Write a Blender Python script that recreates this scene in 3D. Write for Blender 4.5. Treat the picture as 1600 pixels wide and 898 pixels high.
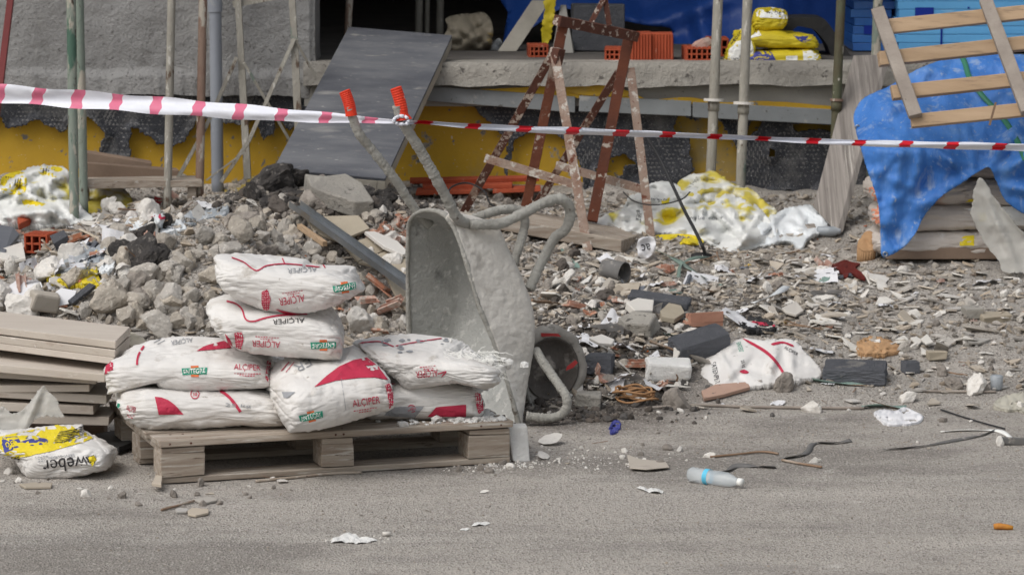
import bpy, bmesh, math, random
import numpy as np
from mathutils import Vector, Matrix, Euler, geometry
from mathutils.bvhtree import BVHTree
random.seed(7); R = math.radians
for o in list(bpy.data.objects): bpy.data.objects.remove(o)
SC = bpy.context.scene; C = SC.collection

# ---------------------------------------------------------------- camera
FPX, CAMH, PITCH = 5145.0, 2.1, R(7.85)        # focal length in photo pixels, eye height, downward tilt
cam = bpy.data.cameras.new('camera'); camo = bpy.data.objects.new('camera', cam); C.objects.link(camo)
cam.sensor_width = 36; cam.lens = 36 * FPX / 1600; cam.clip_start = .1; cam.clip_end = 500
camo.location = (0, 0, CAMH); camo.rotation_euler = (math.pi/2 - PITCH, 0, 0)
cam.dof.use_dof = True; cam.dof.focus_distance = 11.2; cam.dof.aperture_fstop = 8
SC.camera = camo

# ---------------------------------------------------------------- sky and sun (overcast day)
W = bpy.data.worlds.new('World'); SC.world = W; W.use_nodes = True
wn = W.node_tree.nodes; wl = W.node_tree.links; bg = wn['Background']
sky = wn.new('ShaderNodeTexSky'); sky.sky_type = 'NISHITA'; sky.sun_disc = False
SUN_EL, SUN_AZ = R(52), R(228)                 # azimuth measured from +Y clockwise
sky.sun_elevation = SUN_EL; sky.sun_rotation = SUN_AZ; sky.dust_density = 4; sky.air_density = 1.5
hs = wn.new('ShaderNodeHueSaturation'); hs.inputs['Saturation'].default_value = .36
wl.new(sky.outputs[0], hs.inputs['Color']); wl.new(hs.outputs[0], bg.inputs['Color'])
bg.inputs['Strength'].default_value = .11
sun = bpy.data.lights.new('sun', 'SUN'); suno = bpy.data.objects.new('sun', sun); C.objects.link(suno)
sun.energy = 1.4; sun.angle = R(45); sun.color = (1, .98, .95)
sd = Vector((math.sin(SUN_AZ)*math.cos(SUN_EL), math.cos(SUN_AZ)*math.cos(SUN_EL), math.sin(SUN_EL)))
suno.rotation_euler = sd.to_track_quat('Z', 'Y').to_euler()
SC.view_settings.view_transform = 'Standard'; SC.view_settings.look = 'None'
SC.view_settings.exposure = 0.09; SC.view_settings.gamma = 1

# ---------------------------------------------------------------- helpers
CP, SP = math.cos(PITCH), math.sin(PITCH)
EYE = Vector((0, 0, CAMH))
def ray(px, py):
    a, b = (px-800)/FPX, (449-py)/FPX
    return Vector((a, CP + b*SP, -SP + b*CP))
def Q(px, py, Y):                               # world point seen at a photo pixel, Y metres away
    d = ray(px, py); return EYE + d*(Y/d.y)
def smooth(t): t = np.clip(t, 0, 1); return t*t*(3-2*t)
def _h(i, j, k, s):
    n = (i.astype(np.int64)*374761393 + j.astype(np.int64)*668265263 + k.astype(np.int64)*2147483647 + s*974634533) & 0xffffffff
    n = ((n ^ (n >> 13))*1274126177) & 0xffffffff
    n = ((n ^ (n >> 16))*2246822519) & 0xffffffff
    return ((n ^ (n >> 15)) & 0xffffff)/float(0xffffff)
def vn(x, y, z=0.0, s=0):
    x, y, z = np.broadcast_arrays(np.asarray(x, float), np.asarray(y, float), np.asarray(z, float))
    i, j, k = np.floor(x), np.floor(y), np.floor(z); u, v, w = x-i, y-j, z-k
    u, v, w = u*u*(3-2*u), v*v*(3-2*v), w*w*(3-2*w); r = 0
    for a in (0, 1):
        for b in (0, 1):
            for c in (0, 1):
                r = r + _h(i+a, j+b, k+c, s)*(u if a else 1-u)*(v if b else 1-v)*(w if c else 1-w)
    return r
def fbm(x, y, z=0.0, o=4, s=0):
    r, a, t = 0, .5, 0
    for q in range(o):
        r = r + a*vn(np.asarray(x)*2**q, np.asarray(y)*2**q, np.asarray(z)*2**q, s+q*17); t += a; a *= .5
    return r/t - .5
def ridge(x, y, z=0.0, o=3, s=0):
    r, a, t = 0, .5, 0
    for q in range(o):
        r = r + a*(1-np.abs(2*vn(np.asarray(x)*2**q, np.asarray(y)*2**q, np.asarray(z)*2**q, s+q*31)-1)); t += a; a *= .5
    return r/t
def gauss(x, y, cx, cy, sx, sy): return np.exp(-.5*(((x-cx)/sx)**2 + ((y-cy)/sy)**2))
def gz(x, y):                                   # height of the ground
    x, y = np.asarray(x, float), np.asarray(y, float)
    z = .44*(np.clip(y-11.95, 0, 3.7)/3.5)**.82
    flat = smooth((np.abs(y-12.65)-.25)/.75)
    z = z + .40*(1-flat)*smooth((-.62-x)/.55)*(.75+.25*smooth((x+2.1)/.7))
    z = z + .23*gauss(x, y, -1.0, 14.0, .55, .5) + .12*gauss(x, y, -.5, 13.7, .45, .5)
    z = z + .07*gauss(x, y, .3, 12.6, .3, .5) + .05*gauss(x, y, .9, 12.9, .5, .35)
    rub = smooth((y-11.9)/.9)*smooth((16-y)/.6)
    z = z + rub*(.09*fbm(x*2.1, y*2.1, 0, 4, 3) + .035*fbm(x*9, y*9, 0, 3, 5))
    left = smooth((-.1-x)/.5)*smooth((y-12)/.8)
    z = z + left*.12*fbm(x*5, y*5, 0, 4, 9)
    z = z + .007*fbm(x*.9, y*3.5, 0, 3, 11) + .004*fbm(x*25, y*25, 0, 2, 12)
    return z
_GX, _GY = np.arange(-3.4, 3.41, .016), np.arange(6.9, 16.41, .016)
_GH = gz(*np.meshgrid(_GX, _GY))
def gzi(x, y):                                  # the same height, read from a fine table
    u, v = np.clip((np.asarray(x)+3.4)/.016, 0, len(_GX)-1.001), np.clip((np.asarray(y)-6.9)/.016, 0, len(_GY)-1.001)
    i, j = u.astype(int), v.astype(int); a, b = u-i, v-j
    return (_GH[j, i]*(1-a)+_GH[j, i+1]*a)*(1-b)+(_GH[j+1, i]*(1-a)+_GH[j+1, i+1]*a)*b
_YS = np.linspace(7.0, 16.2, 1150)
def G(px, py, lift=0.0):                        # where the line of sight meets the ground
    d = ray(px, py); t = _YS/d.y; x = d.x*t; h = CAMH + d.z*t - gzi(x, _YS) - lift
    i = int(np.argmax(h < 0)) if (h < 0).any() else len(_YS)-1; i = max(i, 1)
    k = h[i-1]/max(1e-9, h[i-1]-h[i]); k = min(max(k, 0), 1); Y = _YS[i-1]+(_YS[i]-_YS[i-1])*k; X = d.x*Y/d.y
    return Vector((X, Y, float(gzi(X, Y))+lift))
def gnd(x, y): return float(gzi(x, y)) if abs(x) < 3.3 and 7 < y < 16.3 else float(gz(x, y))

def srgb(r, g, b):
    f = lambda c: (c/12.92 if c <= .04045 else ((c+.055)/1.055)**2.4)
    return (f(r/255), f(g/255), f(b/255), 1)
MATS = {}
def mat(name, c1, c2=None, scale=6, stretch=(1, 1, 1), rough=.85, bump=.35, bscale=60, bdist=.01, spots=(), metal=0,
        rnd=0.0, hrnd=0.0, spec=.3, alpha=None, trans=None, island=False, contrast=1.0, wave=None):
    if name in MATS: return MATS[name]
    m = bpy.data.materials.new(name); m.use_nodes = True; MATS[name] = m
    N, L = m.node_tree.nodes, m.node_tree.links; b = N['Principled BSDF']
    tc = N.new('ShaderNodeTexCoord'); mp = N.new('ShaderNodeMapping'); mp.inputs['Scale'].default_value = stretch
    oi = N.new('ShaderNodeObjectInfo')
    if island:
        ge = N.new('ShaderNodeNewGeometry'); rsock = ge.outputs['Random Per Island']
    else: rsock = oi.outputs['Random']
    add = N.new('ShaderNodeVectorMath'); add.operation = 'MULTIPLY_ADD'
    cmb = N.new('ShaderNodeCombineXYZ')
    for i in range(3): L.new(oi.outputs['Random'], cmb.inputs[i])
    add.inputs[1].default_value = (9, 7, 5); L.new(cmb.outputs[0], add.inputs[0]); L.new(tc.outputs['Object'], add.inputs[2])
    L.new(add.outputs[0], mp.inputs['Vector']); vec = mp.outputs[0]
    def noise(sc, det=6, rg=.6):
        n = N.new('ShaderNodeTexNoise'); n.inputs['Scale'].default_value = sc; n.inputs['Detail'].default_value = det
        n.inputs['Roughness'].default_value = rg; L.new(vec, n.inputs['Vector']); return n.outputs['Fac']
    def rng(sock, a, bb):
        r = N.new('ShaderNodeMapRange'); r.inputs[1].default_value = a; r.inputs[2].default_value = bb; r.clamp = True
        L.new(sock, r.inputs[0]); return r.outputs[0]
    def mix(f, a, bb):
        x = N.new('ShaderNodeMix'); x.data_type = 'RGBA'
        if f is not None: L.new(f, x.inputs[0])
        for k, s in ((6, a), (7, bb)):
            if isinstance(s, tuple): x.inputs[k].default_value = s
            else: L.new(s, x.inputs[k])
        return x.outputs[2]
    w = .22/contrast
    col = mix(rng(noise(scale), .5-w, .5+w), c1, c2 or c1)
    for sp in spots:                            # (colour, scale, threshold, softness[, detail])
        col = mix(rng(noise(sp[1], sp[4] if len(sp) > 4 else 5, .65), sp[2], sp[2]+sp[3]), col, sp[0])
    if rnd or hrnd:
        h = N.new('ShaderNodeHueSaturation'); L.new(col, h.inputs['Color'])
        mr = N.new('ShaderNodeMapRange'); mr.inputs[3].default_value = 1-rnd; mr.inputs[4].default_value = 1+rnd
        L.new(rsock, mr.inputs[0]); L.new(mr.outputs[0], h.inputs['Value'])
        if hrnd:
            m2 = N.new('ShaderNodeMath'); m2.operation = 'MULTIPLY'; m2.inputs[1].default_value = 7.31; L.new(rsock, m2.inputs[0])
            m3 = N.new('ShaderNodeMath'); m3.operation = 'FRACT'; L.new(m2.outputs[0], m3.inputs[0])
            m4 = N.new('ShaderNodeMapRange'); m4.inputs[3].default_value = 1-hrnd; m4.inputs[4].default_value = 1+hrnd
            L.new(m3.outputs[0], m4.inputs[0]); L.new(m4.outputs[0], h.inputs['Saturation'])
        col = h.outputs[0]
    L.new(col, b.inputs['Base Color']); b.inputs['Roughness'].default_value = rough; b.inputs['Metallic'].default_value = metal
    b.inputs['Specular IOR Level'].default_value = spec
    if bump:
        bp = N.new('ShaderNodeBump'); bp.inputs['Strength'].default_value = bump; bp.inputs['Distance'].default_value = bdist
        L.new(noise(bscale, 5, .7), bp.inputs['Height']); L.new(bp.outputs[0], b.inputs['Normal'])
    if trans is not None: b.inputs['Transmission Weight'].default_value = trans
    if alpha is not None: b.inputs['Alpha'].default_value = alpha
    return m

def tag(o, label=None, cat=None, group=None, kind=None):
    for k, v in (('label', label), ('category', cat), ('group', group), ('kind', kind)):
        if v: o[k] = v
    return o
def thing(name, label, cat, loc=(0, 0, 0), group=None):
    o = bpy.data.objects.new(name, None); C.objects.link(o); o.location = loc; o.empty_display_size = .1
    return tag(o, label, cat, group)
def origin_of(o):
    v = Vector((0, 0, 0))
    while o is not None: v += o.location; o = o.parent
    return v
class MB:
    def __init__(s): s.v, s.f, s.m = [], [], []
    def add(s, vs, fs, mi=0):
        n = len(s.v); s.v += [tuple(p) for p in vs]; s.f += [tuple(i+n for i in f) for f in fs]; s.m += [mi]*len(fs); return s
    def hexa(s, A, u, v, w, mi=0, jit=0.0):     # box from corner A along u, v, w
        A, u, v, w = map(Vector, (A, u, v, w))
        P = [A, A+u, A+u+v, A+v, A+w, A+u+w, A+u+v+w, A+v+w]
        if jit: P = [p + Vector((random.uniform(-jit, jit), random.uniform(-jit, jit), random.uniform(-jit, jit))) for p in P]
        F = [(3, 2, 1, 0), (4, 5, 6, 7), (0, 1, 5, 4), (1, 2, 6, 5), (2, 3, 7, 6), (3, 0, 4, 7)]
        if u.cross(v).dot(w) < 0: F = [f[::-1] for f in F]
        return s.add(P, F, mi)
    def box(s, c, size, rz=0, mi=0, jit=0.0, rot=None):
        M = rot if rot is not None else Matrix.Rotation(rz, 3, 'Z')
        u, v, w = (M @ Vector((size[0], 0, 0)), M @ Vector((0, size[1], 0)), M @ Vector((0, 0, size[2])))
        return s.hexa(Vector(c)-(u+v+w)/2, u, v, w, mi, jit)
    def bar(s, p0, p1, a, b, up=(0, 0, 1), mi=0, jit=0.0):
        p0, p1 = Vector(p0), Vector(p1); d = p1-p0; up = Vector(up)
        x = d.cross(up).normalized()*a; y = x.cross(d).normalized()*b
        return s.hexa(p0-x/2-y/2, d, x, y, mi, jit)
    def tube(s, pts, r, n=10, cap=True, mi=0, rough=0.0, seed=0):
        pts = [Vector(p) for p in pts]; N = len(pts); rs = r if isinstance(r, (list, tuple)) else [r]*N
        t0 = (pts[1]-pts[0]).normalized(); ref = Vector((0, 0, 1)) if abs(t0.z) < .9 else Vector((1, 0, 0))
        x = t0.cross(ref).normalized(); rings = []
        rr = random.Random(seed)
        for i, p in enumerate(pts):
            t = ((pts[min(i+1, N-1)]-p).normalized() + (p-pts[max(i-1, 0)]).normalized()).normalized()
            x = (x - t*x.dot(t)).normalized(); y = t.cross(x)
            rings.append([p + (x*math.cos(2*math.pi*k/n) + y*math.sin(2*math.pi*k/n))*rs[i]*(1+rr.uniform(-rough, rough)) for k in range(n)])
        V = [q for g in rings for q in g]
        F = [(i*n+k, i*n+(k+1) % n, (i+1)*n+(k+1) % n, (i+1)*n+k) for i in range(N-1) for k in range(n)]
        if cap: F += [tuple(range(n))[::-1], tuple((N-1)*n+k for k in range(n))]
        return s.add(V, F, mi)
    def grid(s, P, mi=0, flip=False):           # P: array rows x cols x 3
        P = np.asarray(P); a, b = P.shape[:2]
        F = [(i*b+j, i*b+j+1, (i+1)*b+j+1, (i+1)*b+j) for i in range(a-1) for j in range(b-1)]
        if flip: F = [f[::-1] for f in F]
        return s.add(P.reshape(-1, 3), F, mi)
    def build(s, name, mats, parent=None, smooth_=False, bevel=0, solid=0):
        o0 = origin_of(parent) if parent is not None else Vector((0, 0, 0))
        me = bpy.data.meshes.new(name)
        me.from_pydata([tuple(Vector(p)-o0) for p in s.v] if parent is not None else s.v, [], s.f)
        for m in (mats if isinstance(mats, (list, tuple)) else [mats]): me.materials.append(m)
        if max(s.m, default=0): me.polygons.foreach_set('material_index', s.m)
        if smooth_: me.polygons.foreach_set('use_smooth', [True]*len(me.polygons))
        o = bpy.data.objects.new(name, me); C.objects.link(o)
        if parent is not None: o.parent = parent
        if solid:
            md = o.modifiers.new('thickness', 'SOLIDIFY'); md.thickness = solid; md.offset = -1
        if bevel:
            md = o.modifiers.new('worn_edge', 'BEVEL'); md.width = bevel; md.segments = 2; md.limit_method = 'ANGLE'
        me.update(); return o
    def build_at(s, name, mats, loc, **k):      # a one-mesh thing with its origin at loc
        l = Vector(loc); s.v = [tuple(Vector(p)-l) for p in s.v]
        o = s.build(name, mats, None, **k); o.location = l; return o
def catmull(P, n=8):
    P = [Vector(p) for p in P]; out = []
    for i in range(len(P)-1):
        a, b, c, d = P[max(i-1, 0)], P[i], P[i+1], P[min(i+2, len(P)-1)]
        for k in range(n):
            t = k/n; out.append(.5*((2*b) + (c-a)*t + (2*a-5*b+4*c-d)*t*t + (3*b-a-3*c+d)*t**3))
    out.append(P[-1]); return out
def inpoly(x, y, poly):
    x, y = np.asarray(x), np.asarray(y); r = np.zeros(x.shape, bool); n = len(poly); j = n-1
    for i in range(n):
        xi, yi = poly[i]; xj, yj = poly[j]
        c = ((yi > y) != (yj > y)) & (x < (xj-xi)*(y-yi)/((yj-yi) if yj != yi else 1e-9)+xi); r ^= c; j = i
    return r
def densify(poly, step, jit=0, seed=0):
    rr = random.Random(seed); out = []
    for i in range(len(poly)):
        a, b = poly[i], poly[(i+1) % len(poly)]; n = max(1, int(math.dist(a, b)/step))
        for k in range(n):
            t = k/n; q = 0 if k == 0 else jit
            out.append((a[0]+(b[0]-a[0])*t+rr.uniform(-q, q), a[1]+(b[1]-a[1])*t+rr.uniform(-q, q)))
    return out
def tri_fill(poly, h, seed=0):                  # triangulate a 2-D outline with inner points h apart
    rr = random.Random(seed); xs = [p[0] for p in poly]; ys = [p[1] for p in poly]
    gx, gy = np.meshgrid(np.arange(min(xs), max(xs), h), np.arange(min(ys), max(ys), h))
    gx = gx.ravel() + np.array([rr.uniform(-.33, .33)*h for _ in range(gx.size)]); gy = gy.ravel() + np.array([rr.uniform(-.33, .33)*h for _ in range(gy.size)])
    k = inpoly(gx, gy, poly); pts = [Vector(p) for p in poly] + [Vector((a, b)) for a, b in zip(gx[k], gy[k])]
    n = len(poly); r = geometry.delaunay_2d_cdt(pts, [(i, (i+1) % n) for i in range(n)], [], 1, 1e-4)
    return [(v.x, v.y) for v in r[0]], [tuple(f) for f in r[2]]
def smooth_poly(poly, n=5):
    P = [Vector((p[0], p[1], 0)) for p in poly]; q = catmull([P[-1]]+P+[P[0], P[1]], n)
    return [(v.x, v.y) for v in q[n:n+len(P)*n]]
_txt = {}
def text_mesh(s):                               # flat lettering as triangles in a unit box
    if s in _txt: return _txt[s]
    cu = bpy.data.curves.new('lettering', 'FONT'); cu.body = s; cu.resolution_u = 3
    o = bpy.data.objects.new('lettering', cu); C.objects.link(o)
    me = o.to_mesh(); bm = bmesh.new(); bm.from_mesh(me); o.to_mesh_clear(); bpy.data.objects.remove(o)
    bmesh.ops.triangulate(bm, faces=bm.faces[:])
    for _ in range(2):
        bmesh.ops.subdivide_edges(bm, edges=[e for e in bm.edges if e.calc_length() > .22], cuts=1)
        bmesh.ops.triangulate(bm, faces=[f for f in bm.faces if len(f.verts) > 3])
    bm.verts.ensure_lookup_table(); V = np.array([v.co[:2] for v in bm.verts]); F = [tuple(v.index for v in f.verts) for f in bm.faces]
    bm.free(); lo, hi = V.min(0), V.max(0); V = (V-(lo+hi)/2)/(hi-lo)
    _txt[s] = (V, F); return _txt[s]
def text_px(s, cx, cy, w, h, ang=0, flip=False, shear=0): # lettering laid out in photo pixels
    V, F = text_mesh(s); x = V[:, 0]*w + shear*V[:, 1]*h; y = -V[:, 1]*h
    a = R(ang) + (math.pi if flip else 0)
    return [(cx+p*math.cos(a)-q*math.sin(a), cy+p*math.sin(a)+q*math.cos(a)) for p, q in zip(x, y)], F
def world_mesh(o):
    o0 = origin_of(o); return [Vector(v.co)+o0 for v in o.data.vertices], [tuple(p.vertices) for p in o.data.polygons]
class Printer:                                  # flat print laid onto the skin of an object
    def __init__(s, o, off=.0024):
        s.o = o; v, f = world_mesh(o); s.b = BVHTree.FromPolygons(v, f); s.off = off; s.acc = {}
    def put(s, pts, faces, key):
        mb = s.acc.setdefault(key, MB()); hit = {}
        for i, p in enumerate(pts):
            d = ray(*p).normalized(); h = s.b.ray_cast(EYE, d)
            if h[0] is not None and h[1].dot(d) < -.05: hit[i] = h[0]+h[1]*s.off
        ok = [f for f in faces if all(i in hit for i in f) and max((hit[f[k]]-hit[f[k-1]]).length for k in range(3)) < .05]
        idx = {}; V = []
        for f in ok:
            for i in f:
                if i not in idx: idx[i] = len(V); V.append(hit[i])
        mb.add(V, [tuple(idx[i] for i in f) for f in ok])
    def text(s, st, cx, cy, w, h, key, ang=0, flip=False, shear=0): s.put(*text_px(st, cx, cy, w, h, ang, flip, shear), key)
    def poly(s, poly, key, h=4, curve=False):
        if curve: poly = smooth_poly(poly)
        s.put(*tri_fill(densify(poly, h), h), key)
    def line(s, pts, w, key):
        c = catmull([(p[0], p[1], 0) for p in pts], 6); L, Rr = [], []
        for i, p in enumerate(c):
            t = (c[min(i+1, len(c)-1)]-c[max(i-1, 0)]).normalized(); n = Vector((-t.y, t.x, 0))*w/2; L.append(p+n); Rr.append(p-n)
        P = [(q.x, q.y) for q in L]+[(q.x, q.y) for q in Rr]; n = len(c)
        s.put(P, [f for i in range(n-1) for f in ((i, i+1, n+i+1), (i, n+i+1, n+i))], key)
    def done(s, mats):
        al, ms = MB(), []
        for k, mb in s.acc.items():
            if mb.f: al.add(mb.v, mb.f, len(ms)); ms.append(mats[k])
        if ms: al.build('print', ms, s.o)['kind'] = 'stuff'
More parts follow.
